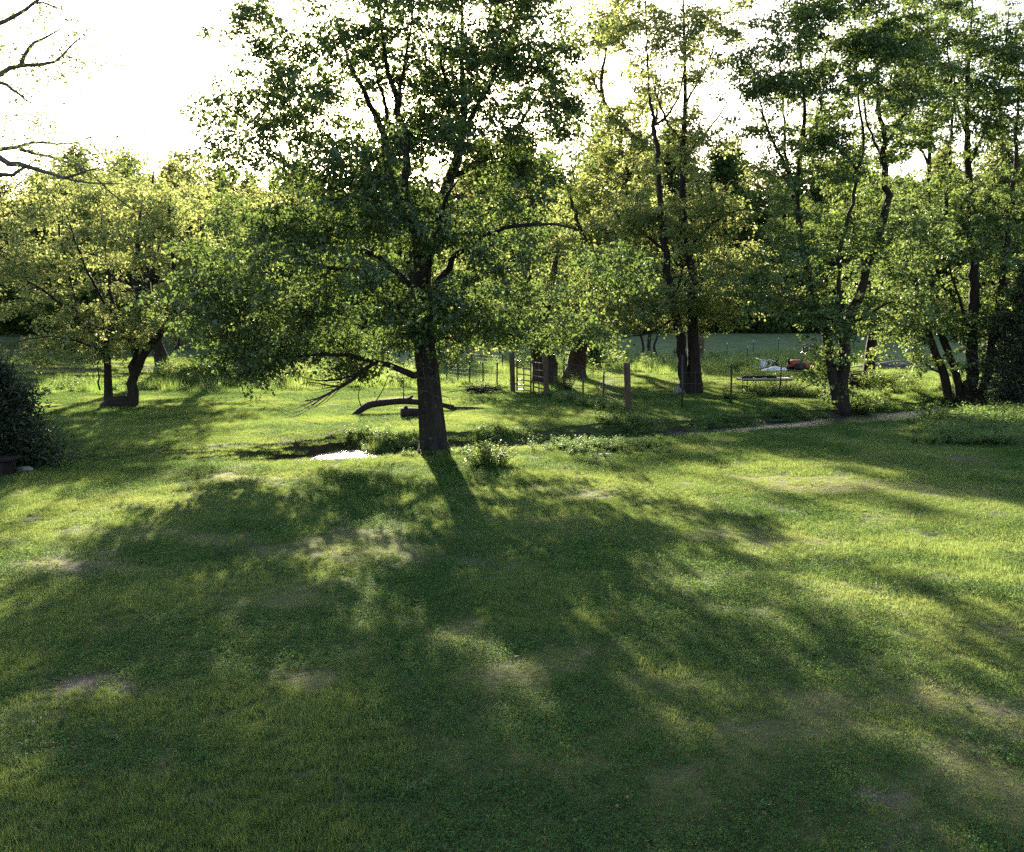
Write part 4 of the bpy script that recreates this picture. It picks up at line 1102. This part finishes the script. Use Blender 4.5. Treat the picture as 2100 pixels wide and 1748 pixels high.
def tuft(name, rg, n, h, r, w=.009):
    P = np.stack([rg.normal(size=n) * r * .4, rg.normal(size=n) * r * .4, np.full(n, -.02)], -1)
    A = norm(np.stack([rg.normal(size=n) * .28, rg.normal(size=n) * .28, np.ones(n)], -1))
    N = rand_unit(n, rg); N[:, 2] *= .2; N = norm(N - A * np.einsum('ij,ij->i', N, A)[:, None])
    return patch(name, [leaves(P, A, N, h * rg.uniform(.4, 1.1, n), w, rg.random(n), 'blade')], [M['weeds']])
rg = np.random.default_rng(99)
weed_src = [tuft('bank_a', rg, 90, .34, .3), tuft('bank_b', rg, 70, .5, .3), weed('bank_c', rg, 14, .32, .28, .075), weed('bank_d', rg, 12, .45, .25, .09)]
WP = []
def addw(x, y, s, k, t):
    WP.append((x, y, 0.0, s, k, t))
for i in range(5200):                       # far bank and its crest
    x = rg.uniform(-3.6, 24)
    if x < -2 and rg.random() < .5: continue
    y = edge_y(x) + far_t(x) + rg.uniform(.05, 1.6)
    if -3.8 < x < -2.2 and rg.random() < .6: continue
    u = (y - edge_y(x) - far_t(x)) / 1.6
    s = rg.uniform(.45, .85) * (1.15 - .6 * u)
    if float(fbm(x * .7, y * .7, 3, 2)) < .36 + .25 * u: continue
    addw(x, y, s, int(rg.choice([0, 1, 2, 3], p=[.35, .15, .3, .2])), rg.uniform(.0, .35))
for i in range(110):                        # bank left of the big trunk, tinted lighter to look sunlit
    p = ground(rg.uniform(715, 865), rg.uniform(884, 932)); x, y = p[0], p[1]
    if y < edge_y(x) + far_t(x) - .1: y = edge_y(x) + far_t(x) + rg.uniform(0, .8)
    addw(x, y, rg.uniform(.3, .65), int(rg.choice([0, 1, 0, 3])), rg.uniform(.15, .5))
for i in range(60):                         # around the foot of the maple
    a_ = rg.uniform(0, 6.28); q_ = .38 + .35 * rg.random()
    addw(b_maple[0] + math.cos(a_) * q_, b_maple[1] + math.sin(a_) * q_, rg.uniform(.25, .5), int(rg.choice([0, 2])), rg.uniform(.05, .35))
for i in range(420):                        # near crest fringe
    x = rg.uniform(-2.6, 16); y = edge_y(x) + rg.uniform(-.1, 1.2)
    addw(x, y, rg.uniform(.2, .42), int(rg.choice([0, 2])), rg.uniform(.05, .35))
for i in range(1500):                       # rough corner on the right
    p = ground(rg.uniform(1830, 2140), rg.uniform(846, 915))
    if p[1] > edge_y(p[0]) + .8: continue
    k_ = sstep(1840, 1990, (p[0] / p[1]) * F + CX)
    if rg.random() > k_: continue
    addw(p[0], p[1], rg.uniform(.35, .9) * (.6 + .4 * k_), int(rg.choice([0, 1, 2, 3], p=[.25, .1, .4, .25])), rg.uniform(0, .35))
for i in range(120):                        # low weed patch beside the shrub
    q_ = ground(1225 + rg.normal() * 55, 921 + rg.normal() * 7)
    addw(q_[0], q_[1], rg.uniform(.3, .6), int(rg.choice([2, 3])), rg.uniform(0, .2))
for i in range(1500):                       # sunny rough grass behind the stream on the right
    x = rg.uniform(7, 20); y = edge_y(x) + far_t(x) + rg.uniform(1.5, 8)
    if float(fbm(x * .4, y * .4, 9, 2)) < .5: continue
    addw(x, y, rg.uniform(.6, 1.2), int(rg.choice([0, 1, 2, 3])), rg.uniform(.1, .5))
for i in range(1100):                       # tall grass along the far fence and meadow edge
    px = rg.uniform(900, 1800); p = ground(px, 748 + 8 * rg.normal() - max(0, (px - 1450)) * .04)
    addw(p[0], p[1], rg.uniform(.9, 2.0), int(rg.choice([0, 1, 3], p=[.5, .35, .15])), rg.uniform(.1, .45))
for i in range(900):                        # rough strip left of the maple
    p = ground(rg.uniform(330, 860), rg.normal() * 9 + 778)
    addw(p[0], p[1], rg.uniform(.8, 1.9), int(rg.choice([0, 1, 3], p=[.5, .35, .15])), rg.uniform(.15, .5))
for i in range(350):                        # foot of the grassy bank
    p = ground(rg.uniform(90, 560), rg.normal() * 5 + 797)
    addw(p[0], p[1], rg.uniform(.6, 1.3), int(rg.choice([0, 1, 2])), rg.uniform(.05, .35))
for i in range(420):                        # fence line
    t = rg.random(); p = ground(1120 + 170 * t + rg.normal() * 5, 812 + 36 * t + rg.normal() * 4)
    addw(p[0], p[1], rg.uniform(.35, .8), int(rg.choice([0, 1, 2, 3])), rg.uniform(.0, .3))
for i in range(260):
    t = rg.random(); p = ground(905 + 140 * t, 780 + 22 * t + rg.normal() * 3)
    addw(p[0], p[1], rg.uniform(.35, .9), int(rg.choice([0, 1, 2])), rg.uniform(.1, .4))
for i in range(170):                        # small broad-leaved weeds in the lawn
    y = 4 + 14 * rg.random() ** 1.3; x = rg.uniform(-.58, .58) * y
    addw(x, y, rg.uniform(.11, .19), int(rg.choice([0, 2, 2])), rg.uniform(0, .3))
WP = np.array(WP); WP[:, 2] = height(WP[:, 0], WP[:, 1])
scatter('bank_weeds', WP[:, :3], rg.uniform(0, 6.28, len(WP)), WP[:, 3], WP[:, 4], WP[:, 5], weed_src, 'tall weeds and rough grass on the stream banks and fence lines', 'weeds')

# fallen leaves and bits of stick on the lawn
M['litter'] = leaf_mat('leaf_litter', [(0, (0.05, 0.035, 0.02)), (1, (0.22, 0.15, 0.08))], [(0, (0.1, 0.06, 0.02)), (1, (0.3, 0.2, 0.08))], .3, .02, True)
def litter(name, rg, n):
    P = np.stack([rg.normal(size=n) * .25, rg.normal(size=n) * .25, rg.uniform(.02, .045, n)], -1)
    A = norm(rg.normal(size=(n, 3)) * [1, 1, .25]); N = rand_unit(n, rg) * .4 + np.array([0, 0, 1]); N = norm(N - A * np.einsum('ij,ij->i', N, A)[:, None])
    l_ = rg.uniform(.025, .05, n); tw_ = rg.random(n) < .3
    return patch(name, [leaves(P, A, N, np.where(tw_, l_ * 2.2, l_ * .8), np.where(tw_, .004, l_ * .5), rg.random(n), 'kite')], [M['litter']])
ls = [litter('litter_a', rg, 5), litter('litter_b', rg, 3), litter('litter_c', rg, 7)]
n = 170
ly = 3.5 + 16 * rg.random(n) ** 1.2; lx = rg.uniform(-.6, .6, n) * ly
scatter('leaf_litter', np.stack([lx, ly, height(lx, ly)], -1), rg.uniform(0, 6.28, n), rg.uniform(.7, 1.2, n), rg.integers(0, 3, n), rg.uniform(0, .5, n), ls, 'scattered fallen leaves and bits of stick on the lawn', 'leaf litter')

# undergrowth along the edge of the wood
def bushlet(name, rg, n, lm):
    P = rand_unit(n, rg) * (rg.uniform(.3, 1, n) ** .5)[:, None] * np.array([1.3, 1.3, 1.0]) + np.array([0, 0, .8])
    A = norm(rand_unit(n, rg) + np.array([0, 0, -.3])); N = rand_unit(n, rg); N = norm(N - A * np.einsum('ij,ij->i', N, A)[:, None])
    s = rg.uniform(.2, .4, n)
    return patch(name, [leaves(P, A, N, s, s * .7, rg.random(n), 'kite')], [M[lm]])
us = [bushlet('under_a', rg, 420, 'leaf_wood_dark'), bushlet('under_b', rg, 420, 'leaf_wood'), bushlet('under_c', rg, 420, 'leaf_wood_dark')]
n = 420
ux = rg.uniform(-75, 75, n); uy = rg.uniform(99, 126, n) - 8 * (ux < -12) * rg.random(n)
scatter('undergrowth', np.stack([ux, uy, height(ux, uy)], -1), rg.uniform(0, 6.28, n), rg.uniform(.8, 2.6, n), rg.integers(0, 3, n), np.zeros(n), us, 'dark undergrowth along the foot of the wood', 'undergrowth')

# ------------------------------------------------------------------ shrubs
def shrub(name, label, base, h, r, n, seed, lm='leaf_weed', leaf=.06):
    rg = np.random.default_rng(seed)
    root = empty(name, base, label, 'shrub')
    st = MB(); P = []; A = []
    for i in range(n):
        a = rg.uniform(0, 6.28); R = r * rg.random() ** .6; l = h * rg.uniform(.6, 1.08) * (1 - .45 * (R / r) ** 2)
        p0 = np.array([math.cos(a) * R * .35, math.sin(a) * R * .35, -.05]); p2 = np.array([math.cos(a) * R, math.sin(a) * R, l])
        path = bez(p0, (p0 + p2) / 2 + rg.normal(size=3) * .05, p2, 5)
        st.tube(path, np.linspace(.006, .002, 5), 3, cap=False)
        m = 34; t = rg.uniform(.12, 1.03, m)
        P.append(np.stack([np.interp(t, np.linspace(0, 1, 5), path[:, j]) for j in range(3)], -1) + rg.normal(size=(m, 3)) * .025)
        b = rg.uniform(0, 6.28, m); A.append(norm(np.stack([np.cos(b), np.sin(b), rg.uniform(-.5, .5, m)], -1)))
    P = np.concatenate(P); A = np.concatenate(A); m = len(P)
    N = rand_unit(m, rg) * .6 + np.array([0, 0, 1]); N = norm(N - A * np.einsum('ij,ij->i', N, A)[:, None])
    s = leaf * rg.uniform(.6, 1.2, m)
    V, Fq, R_ = leaves(P, A, N, s, s * .6, rg.random(m), 'kite')
    st.build('stems', M['bark'], root); mesh_obj('foliage', V, Fq, M[lm], root, attrs={'rnd': R_})
    return root
shrub('shrub', 'leafy waist-high weed shrub on the lawn edge right of the big trunk', ground(1003, 958), .50, .55, 90, 1)
shrub('shrub', 'rounded leafy shrub by the water under the many-stemmed tree', ground(1925, 872), .62, .85, 90, 2)
shrub('shrub', 'low leafy shrub at the right edge below the many-stemmed tree', ground(2050, 885), .6, 1.0, 90, 3)
shrub('shrub', 'bright leafy shrub growing between the two wire fences right of the gate', ground(1160, 800), .9, .55, 60, 4)
shrub('shrub', 'low bush growing under the folding table', ground(1625, 815), .55, .8, 80, 5)
shrub('shrub', 'leafy bush at the foot of the single trunk behind the vine-hung tree', ground(1800, 800), .9, 1.0, 90, 6, leaf=.09)
shrub('shrub', 'small leafy bush on the far bank beside the vine-hung trunks', ground(1760, 845), .8, .8, 90, 7, leaf=.08)

# ------------------------------------------------------------------ posts, gate and fences
def wood_post(px, py, h, r, label, seed, tilt=(0, 0)):
    b = ground(px, py)
    root = empty('wooden_post', b, label, 'post')
    mb = MB(); zs = np.linspace(-.15, h, 12)
    mb.tube(np.stack([zs * tilt[0], zs * tilt[1], zs], -1), r * (1 + .03 * np.sin(zs * 7)), 14, wob=.06, seed=seed)
    mb.build('post_shaft', M['post_wood'], root, True)
    return b
gl = wood_post(1052, 805, 1.53, .095, 'round wooden gate post at the left end of the metal gate', 1, (-.03, 0))
gr = wood_post(1121, 817, 1.55, .095, 'round wooden gate post at the right end of the metal gate', 2, (-.035, 0))
cp = wood_post(1290, 849, 1.46, .095, 'thick round wooden fence post standing alone at the stream bank', 3, (-.06, 0))
wp = wood_post(1438, 745, 1.75, .16, 'tall grey wooden post in the far pasture fence', 4)

def tpost(px, pyb, pyt, label, tip=True, group=None):
    b = ground(px, pyb)
    top = at(px, pyt, b[1])
    h = max(.8, top[2] - b[2])
    root = empty('steel_fence_post', b, label, 'fence post', group)
    mb = MB()
    mb.box((0, 0, h / 2 - .1), (.058, .012, h + .2)); mb.box((0, .0215, h / 2 - .1), (.010, .033, h + .2))
    for z in np.arange(.15, h - .1, .11):
        mb.box((0, -.010, z), (.014, .010, .02))
    mb.build('post_shaft', M['steel_post'], root)
    if tip:
        t = MB(); t.box((0, 0, h - .03), (.050, .016, .13)); t.box((0, .026, h - .03), (.016, .036, .13)); t.build('painted_tip', M['post_tip'], root)
    root.rotation_euler = ((RNG.random() - .5) * .05, (RNG.random() - .5) * .06, RNG.uniform(-.4, .4))
    return b, h
near = [(1155, 806, 733, 'steel fence post just right of the gate, before the slanting trunk'),
        (1196, 823, 757, 'second steel fence post right of the gate'),
        (1237, 829, 763, 'steel fence post next left of the thick wooden post'),
        (1399, 838, 729, 'tall steel fence post before the base of the two-trunk tree'),
        (1499, 829, 747, 'steel fence post left of the folding table'),
        (1598, 818, 749, 'steel fence post in front of the right end of the folding table'),
        (1690, 826, 752, 'steel fence post beside the vine-hung trunks')]
nb = [tpost(a, b, c, l, False) for a, b, c, l in near]
lefts = [(916, 782, 742), (939, 787, 744), (963, 791, 742), (991, 794, 744), (1019, 799, 744)]
ordn = ['first', 'second', 'third', 'fourth', 'fifth', 'sixth', 'seventh', 'eighth', 'ninth', 'tenth', 'eleventh', 'twelfth', 'thirteenth']
lb = [tpost(a, b, c, ordn[i] + ' thin steel post from the big trunk in the wire fence running to the gate', False) for i, (a, b, c) in enumerate(lefts)]
fars = [(968, 755, 721), (1031, 763, 726), (1167, 749, 706), (1270, 752, 714), (1327, 749, 718), (1383, 748, 716), (1491, 741, 704), (1531, 753, 711), (1544, 733, 699), (1596, 725, 694), (1628, 739, 716), (1646, 721, 692), (1751, 727, 696)]
fb = [tpost(a, b, c, ordn[i] + ' thin steel post from the left in the far pasture fence', i > 5) for i, (a, b, c) in enumerate(fars)]

def wire_run(pts, hs, label, stay=.0, r=.0034, n=6):
    root = empty('wire_fence', pts[0], label, 'wire fence')
    o = np.array(pts[0])
    for k in range(n):
        mb = MB(); P = []
        f = [.12, .27, .42, .58, .77, .96][k] if n == 6 else np.linspace(.35, .92, n)[k]
        for (a, ha), (b, hb_) in zip(zip(pts[:-1], hs[:-1]), zip(pts[1:], hs[1:])):
            for t in np.linspace(0, 1, 6)[:-1]:
                p = np.array(a) * (1 - t) + np.array(b) * t + [0, -.03, (ha * (1 - t) + hb_ * t) * f - .03 * math.sin(math.pi * t)]
                P.append(p)
        P.append(np.array(pts[-1]) + [0, -.03, hs[-1] * f])
        mb.tube(np.array(P) - o, r, 4); mb.build('wire', M['wire'], root)
    if stay:
        mb = MB()
        for a, b, ha in zip(pts[:-1], pts[1:], hs):
            a = np.array(a); b = np.array(b); m = max(2, int(np.linalg.norm(b - a) / stay))
            for t in np.linspace(0, 1, m, endpoint=False)[1:]:
                p = a * (1 - t) + b * t - o
                mb.tube([p + [0, -.03, .05], p + [0, -.03, ha * .96]], r * .8, 3)
        s = mb.build('stay_wires', M['wire'], root); s['kind'] = 'stuff'
    return root
wire_run([gr, nb[0][0], nb[1][0], nb[2][0], cp], [1.3, 1.25, 1.2, 1.2, 1.2], 'woven wire fence between the gate and the thick wooden post', .3)
wire_run([cp, nb[3][0], nb[4][0], nb[5][0], nb[6][0]], [1.2, 1.2, 1.2, 1.15, 1.1], 'sagging wire fence from the thick wooden post to the vine-hung tree', .45, n=3)
wire_run([p[0] for p in lb] + [gl], [p[1] * .95 for p in lb] + [1.1], 'woven wire fence running from behind the big trunk to the gate', .25)
wire_run([p[0] for p in fb[:6]] + [wp, fb[6][0], fb[7][0]], [p[1] * .95 for p in fb[:6]] + [1.3, fb[6][1] * .95, fb[7][1] * .95], 'far pasture wire fence along the shaded meadow', 0, .005, 4)

def gate_leaf(a, b, h, label):
    a = np.array(a); b = np.array(b)
    root = empty('metal_gate', a, label, 'gate')
    v = b - a; L_ = np.linalg.norm(v[:2]); u = v / L_
    for k, z in enumerate([.10, .27, .46, .67, .90, 1.16]):
        mb = MB(); mb.tube([u * .02 + [0, 0, z], u * (L_ - .02) + [0, 0, z]], .024, 8); mb.build('bar', M['galv'], root, True)
    for t, w_ in ((0.02, .028), (.5, .022), (.98, .028)):
        mb = MB(); p = u * L_ * t; mb.tube([p + [0, .05, .04], p + [0, .05, 1.2]], w_, 8); mb.build('upright', M['dark_metal'], root, True)
    for z in (.3, .95):
        mb = MB(); mb.box(u * -.03 + [0, 0, z], (.09, .04, .05)); mb.build('hinge', M['dark_metal'], root)
    return root
ga = np.array(gl) + [.14, -.08, .03]; gm = ground(1091, 810) + [0, 0, .03]; gb = np.array(gr) + [-.05, .16, .03]
gate_leaf(ga, gm + [-.03, .03, 0], 1.2, 'left leaf of the grey tubular metal gate between the wooden gate posts')
gate_leaf(gb, gm + [.04, -.04, 0], 1.2, 'right leaf of the tubular metal gate, its bars shining white in the sun')

# ------------------------------------------------------------------ fallen wood
def gz(p, dz=0):
    return np.array([p[0], p[1], float(height(p[0], p[1])) + dz])
a = ground(719, 853); d = a[1]
root = empty('fallen_branch', a, 'curved fallen bough lying on the sunny lawn behind the big trunk', 'branch')
def gp(px, d, dz):
    p = at(px, 800, d); return gz(p, dz)
path = [gp(719, d, -.02), gp(735, d + .15, .10), gp(757, d + .4, .26), gp(790, d + .6, .33), gp(830, d + .9, .34), gp(870, d + 1.2, .26), gp(905, d + 1.5, .18), gp(930, d + 1.6, .10)]
pp, tt = smooth_poly(path, .12)
mb = MB(); mb.tube(pp - a, np.interp(tt, range(8), [.03, .075, .095, .095, .09, .085, .075, .06]), 10, wob=.22, seed=8); mb.build('bough', M['dead_wood'], root, True)
pp, tt = smooth_poly([gp(905, d + 1.5, .16), gp(930, d + 1.6, .06), gp(965, d + 1.8, .05), gp(1000, d + 2.0, .03)], .12)
mb = MB(); mb.tube(pp - a, np.interp(tt, range(4), [.05, .065, .045, .012]), 8, wob=.2, seed=9); mb.build('bough_tail', M['dead_wood'], root, True)
mb = MB(); q0 = gp(833, d + .9, .36); mb.tube([q0 - a, q0 - a + [.12, .02, .06], q0 - a + [.19, .03, .13]], [.05, .04, .03], 7, wob=.2); mb.build('stub', M['dead_wood'], root, True)
for px, dd, z0, pts in ((741, .2, .2, [(735, 815), (739, 790), (745, 775)]), (770, .5, .35, [(785, 800), (795, 775), (802, 765)]), (827, .8, .4, [(828, 790), (826, 770), (832, 745)]), (880, 1.3, .25, [(888, 805), (893, 790)])):
    P = [gp(px, d + dd, z0)] + [at(x, y, d + dd) for x, y in pts]
    pp, tt = smooth_poly(P, .1)
    mb = MB(); mb.tube(pp - a, np.linspace(.018, .006, len(pp)), 5)
    for j in (len(pp) // 2, len(pp) * 3 // 4):
        for s in (-1, 1):
            mb.tube([pp[j] - a, pp[j] - a + [s * .12, .05, .10], pp[j] - a + [s * .2, .1, .22]], [.007, .006, .003], 4)
    mb.build('twig', M['dead_wood'], root, True)
a = ground(823, 857)
root = empty('log', a, 'short cut log lying in the grass left of the big trunk', 'log')
mb = MB(); mb.tube([[0, 0, .12], [.25, .1, .12], [.6, .25, .11], [.95, .4, .1]], [.135, .14, .13, .12], 14, wob=.12, seed=2); mb.build('log_body', M['dead_wood'], root, True)
mb = MB(); mb.tube([[.1, .05, .23], [.14, .02, .31]], [.06, .035], 7, wob=.2); mb.build('knot', M['dead_wood'], root, True)

def brush(name, label, base, n, r, h, seed, mat='dead_wood', rad=.012):
    rg = np.random.default_rng(seed)
    root = empty(name, base, label, 'brush pile')
    for i in range(n):
        a = rg.uniform(0, math.pi); c = np.array([rg.normal() * r * .4, rg.normal() * r * .3, h * rg.uniform(.05, .9) * math.exp(-abs(rg.normal()) * .5)])
        l = r * rg.uniform(.4, 1.0); dv = np.array([math.cos(a), math.sin(a) * .6, rg.normal() * .15])
        mb = MB(); P = np.array([c - dv * l, c + [0, 0, .03 + rg.normal() * .03], c + dv * l + [0, 0, rg.normal() * .08]]); P[:, 2] = np.maximum(P[:, 2], .01)
        mb.tube(P, [rad, rad * .9, rad * .4], 5); mb.build('stick', M[mat], root)
    return root
brush('brush_pile', 'pile of dead twigs against the wire fence left of the gate', ground(985, 806), 70, .75, .28, 4)
brush('brush_pile', 'heap of dark dead branches behind the vine-hung trunks', ground(1755, 795), 60, 1.3, .8, 5, rad=.022)
brush('timber_pile', 'grey weathered poles heaped in the grass beyond the vine-hung tree', ground(1822, 757), 16, 1.6, .5, 6, 'grey_wood', .06)

# ------------------------------------------------------------------ folding table and what lies on it
a = gz(at(1567, 800, 35.2)); TH = .60
tb = empty('folding_table', a, 'long folding table standing in the sunny grass beyond the fence', 'table')
tb.rotation_euler = (0, 0, .06)
mb = MB(); mb.box((0, 0, TH - .025), (1.95, .74, .045)); mb.build('table_top', M['table_top'], tb)
mb = MB()
for s in (-1, 1):
    mb.box((0, s * .35, TH - .068), (1.85, .02, .04))
mb.build('apron', M['dark_metal'], tb)
for sx in (-.72, .72):
    for sy in (-.28, .28):
        m2 = MB(); m2.tube([[sx, sy, -.1], [sx, sy, TH - .05]], .014, 7); m2.build('leg', M['dark_metal'], tb, True)
    m2 = MB(); m2.tube([[sx, -.28, .18], [sx, .28, .18]], .011, 6); m2.build('stretcher', M['dark_metal'], tb, True)
    m2 = MB(); m2.tube([[sx, 0, .2], [sx * .45, 0, TH - .06]], .011, 6); m2.build('brace', M['dark_metal'], tb, True)
def on_table(x, y): 
    c, s = math.cos(.06), math.sin(.06)
    return a + [x * c - y * s, x * s + y * c, TH - .002]
bx_ = empty('tool_box', on_table(-.68, -.1), 'flat dark box at the left end of the folding table', 'box')
mb = MB(); mb.box((0, 0, .035), (.36, .24, .07)); mb.build('case', M['dark_metal'], bx_)
mb = MB(); mb.box((0, 0, .078), (.37, .25, .014)); mb.build('lid', M['rubber'], bx_)
mb = MB(); mb.tube([[-.05, -.13, .05], [-.05, -.15, .06], [.05, -.15, .06], [.05, -.13, .05]], .006, 5); mb.build('handle', M['dark_metal'], bx_)
rg = np.random.default_rng(12)
bt = empty('stick_bundle', on_table(-.1, 0), 'bundle of cut sticks lying along the middle of the folding table', 'sticks')
for i in range(11):
    mb = MB(); c = np.array([rg.uniform(-.1, .15), rg.uniform(-.15, .15), .03 + .012 * (i % 4)]); l = rg.uniform(.2, .42); an = rg.normal() * .25
    dv = np.array([math.cos(an), math.sin(an), rg.normal() * .03]) * l
    P = np.array([c - dv, c, c + dv]); P[:, 2] = np.maximum(P[:, 2], .02)
    mb.tube(P, [.02, .022, .014], 6, wob=.2, seed=i); mb.build('stick', M['dead_wood'], bt)
pt = empty('potted_seedlings', on_table(.28, .05), 'tray of small green plants on the folding table', 'plant tray')
mb = MB(); mb.box((0, 0, .03), (.34, .24, .06)); mb.build('tray', M['rubber'], pt)
n = 120; P = np.stack([rg.uniform(-.16, .16, n), rg.uniform(-.11, .11, n), rg.uniform(.06, .15, n)], -1)
A = norm(rand_unit(n, rg) + [0, 0, .4]); N = rand_unit(n, rg); N = norm(N - A * np.einsum('ij,ij->i', N, A)[:, None])
V, Fq, R_ = leaves(P, A, N, .06, .03, rg.random(n), 'kite'); mesh_obj('leaves', V, Fq, M['leaf_weed'], pt, attrs={'rnd': R_})

# ------------------------------------------------------------------ red tiller, tipped chair, tarp
a = ground(1635, 763); a[2] -= .02
tl = empty('garden_tiller', a, 'red walk-behind garden tiller parked in the sunny grass', 'tiller')
tl.rotation_euler = (0, 0, .35); tl.scale = (1.25, 1.25, 1.25)
mb = MB(); mb.box((-.05, 0, .32), (.62, .36, .22)); mb.box((-.12, 0, .45), (.40, .30, .10)); b1 = mb.build('engine_hood', M['red_paint'], tl)
bv = b1.modifiers.new('b', 'BEVEL'); bv.width = .04; bv.segments = 2
mb = MB(); mb.box((.42, 0, .26), (.48, .50, .26), ry=.22); b2 = mb.build('tine_shield', M['red_paint'], tl)
bv = b2.modifiers.new('b', 'BEVEL'); bv.width = .04; bv.segments = 2
for s in (-1, 1):
    mb = MB(); ang = np.linspace(0, 2 * math.pi, 17)[:-1]
    ring = np.stack([.20 * np.cos(ang), np.zeros(16), .20 * np.sin(ang)], -1)
    mb.tube([[-.10, s * .22, .20], [-.10, s * .33, .20]], [.2, .2], 16); wh = mb.build('wheel', M['rubber'], tl, True)
    mb = MB(); mb.tube([[-.10, s * .325, .20], [-.10, s * .345, .20]], [.10, .09], 12); mb.build('rim', M['dark_metal'], wh, True)
mb = MB(); mb.tube([[-.36, 0, .36], [-.42, 0, .42], [-.42, 0, .56]], [.05, .05, .07], 10); mb.build('muffler', M['dark_metal'], tl, True)
mb = MB()
for s in (-1, 1):
    mb.tube([[.05, s * .12, .42], [.30, s * .16, .80], [.46, s * .26, 1.08], [.66, s * .28, 1.12]], .018, 7)
mb.tube([[.30, -.16, .80], [.30, .16, .80]], .014, 6); mb.build('handlebar', M['galv'], tl, True)
for s in (-1, 1):
    mb = MB(); mb.tube([[.58, s * .275, 1.105], [.74, s * .282, 1.125]], .026, 8); mb.build('grip', M['rubber'], tl, True)
mb = MB(); mb.box((.38, 0, .98), (.06, .16, .05), ry=-.6); mb.build('control_panel', M['dark_metal'], tl)

a = ground(1552, 758)
ch = empty('plastic_chair', a + [0, 0, .30], 'white plastic garden chair tipped over in the tall grass', 'chair')
ch.rotation_euler = (math.radians(96), .25, .7)
mb = MB(); mb.box((0, 0, .42), (.48, .46, .03)); mb.build('seat', M['white_plastic'], ch)
for x in (-.18, -.09, 0, .09, .18):
    mb = MB(); mb.box((x, .25, .66), (.06, .02, .46), rx=-.15); mb.build('back_slat', M['white_plastic'], ch)
mb = MB(); mb.box((0, .29, .89), (.50, .03, .07), rx=-.15); mb.build('back_rail', M['white_plastic'], ch)
for sx in (-1, 1):
    for sy in (-1, 1):
        mb = MB(); mb.tube([[sx * .21, sy * .2, .42], [sx * .26, sy * .25, 0]], [.03, .022], 6); mb.build('leg', M['white_plastic'], ch)
    mb = MB(); mb.tube([[sx * .26, -.22, .42], [sx * .27, -.22, .64], [sx * .27, .24, .66]], [.022, .025, .022], 6); mb.build('armrest', M['white_plastic'], ch)

a = ground(1590, 762)
n_ = 22; u = np.linspace(-1, 1, n_); UX, UY = np.meshgrid(u, u)
Z = .22 * np.exp(-(UX ** 2 + UY ** 2) * 1.4) * (.4 + fbm(UX * 2.4 + 5, UY * 2.4, 8, 4) * 1.3) + .02
Z = np.where(np.maximum(abs(UX), abs(UY)) > .96, -.01, Z)
ii = np.arange(n_ * n_).reshape(n_, n_)
o = mesh_obj('tarp', np.stack([UX.ravel() * .75 + .08 * np.sin(UY.ravel() * 5), UY.ravel() * .5 + .08 * np.sin(UX.ravel() * 4), Z.ravel()], -1),
             np.stack([ii[:-1, :-1], ii[:-1, 1:], ii[1:, 1:], ii[1:, :-1]], -1).reshape(-1, 4), M['tarp'])
o.location = tuple(a); tag(o, 'crumpled white tarp lying between the tipped chair and the red tiller', 'tarp')
sd = o.modifiers.new('thick', 'SOLIDIFY'); sd.thickness = .008
for i, (px, py, l, el, az, lab) in enumerate(((1576, 757, .8, .7, .3, 'dark broken plank leaning up beside the tipped chair'), (1602, 757, .7, .8, 2.7, 'dark stick poking up between the tarp and the red tiller'))):
    a = ground(px, py); dv = np.array([math.cos(az) * math.cos(el), math.sin(az) * math.cos(el), math.sin(el)]) * l
    mb = MB(); mb.tube([[0, 0, -.04], dv * .5, dv], [.05, .045, .03], 5, wob=.1); o = mb.build('broken_plank' if i == 0 else 'dead_stick', M['dark_timber']); o.location = tuple(a)
    tag(o, lab, 'wood')
a = gz(at(1690, 752, 62)); mb = MB(); mb.tube([[-1.8, 0, .12], [0, .05, .14], [1.8, .1, .1]], [.11, .10, .08], 9, wob=.15)
o = mb.build('pole', M['dead_wood'], None, True); o.location = tuple(a); tag(o, 'long dead pole lying in the grass behind the red tiller', 'pole')

# low dark timber bench under the cedar bush
a = gz(at(-14, 975, 16.2)); bn = empty('timber_bench', a, 'low dark timber bench half hidden under the cedar bush', 'bench')
for y in (-.16, 0, .16):
    mb = MB(); mb.box((-.35, y, .30), (1.5, .14, .045)); mb.build('plank', M['dark_timber'], bn)
for x in (-.95, .25):
    mb = MB(); mb.box((x, 0, .12), (.09, .40, .31)); mb.build('leg', M['dark_timber'], bn)
mb = MB(); mb.box((-.35, 0, .10), (1.1, .06, .08)); mb.build('stretcher', M['dark_timber'], bn)
rock_obj('stone', ground(52, 968) + [0, 0, .03], (.16, .12, .08), 6, 'small pale stone at the foot of the cedar bush')
rock_obj('stone', ground(1243, 935) + [0, 0, .02], (.16, .09, .03), 7, 'flat pale stone in the low weeds near the stream edge')

# ------------------------------------------------------------------ air
HAZE = 0
if HAZE:
    m, n, l, out = newmat('haze')
    pv = n.new('ShaderNodeVolumePrincipled')
    pv.inputs['Color'].default_value = (0.93, 0.94, 0.97, 1)
    pv.inputs['Density'].default_value = HAZE
    pv.inputs['Anisotropy'].default_value = 0.55
    l.new(pv.outputs[0], out.inputs['Volume'])
    mb = MB(); mb.box((0, 720, 22), (3200, 1700, 48)); o = mb.build('haze', m)
    tag(o, 'thin bright evening haze in the air', 'haze', kind='stuff')
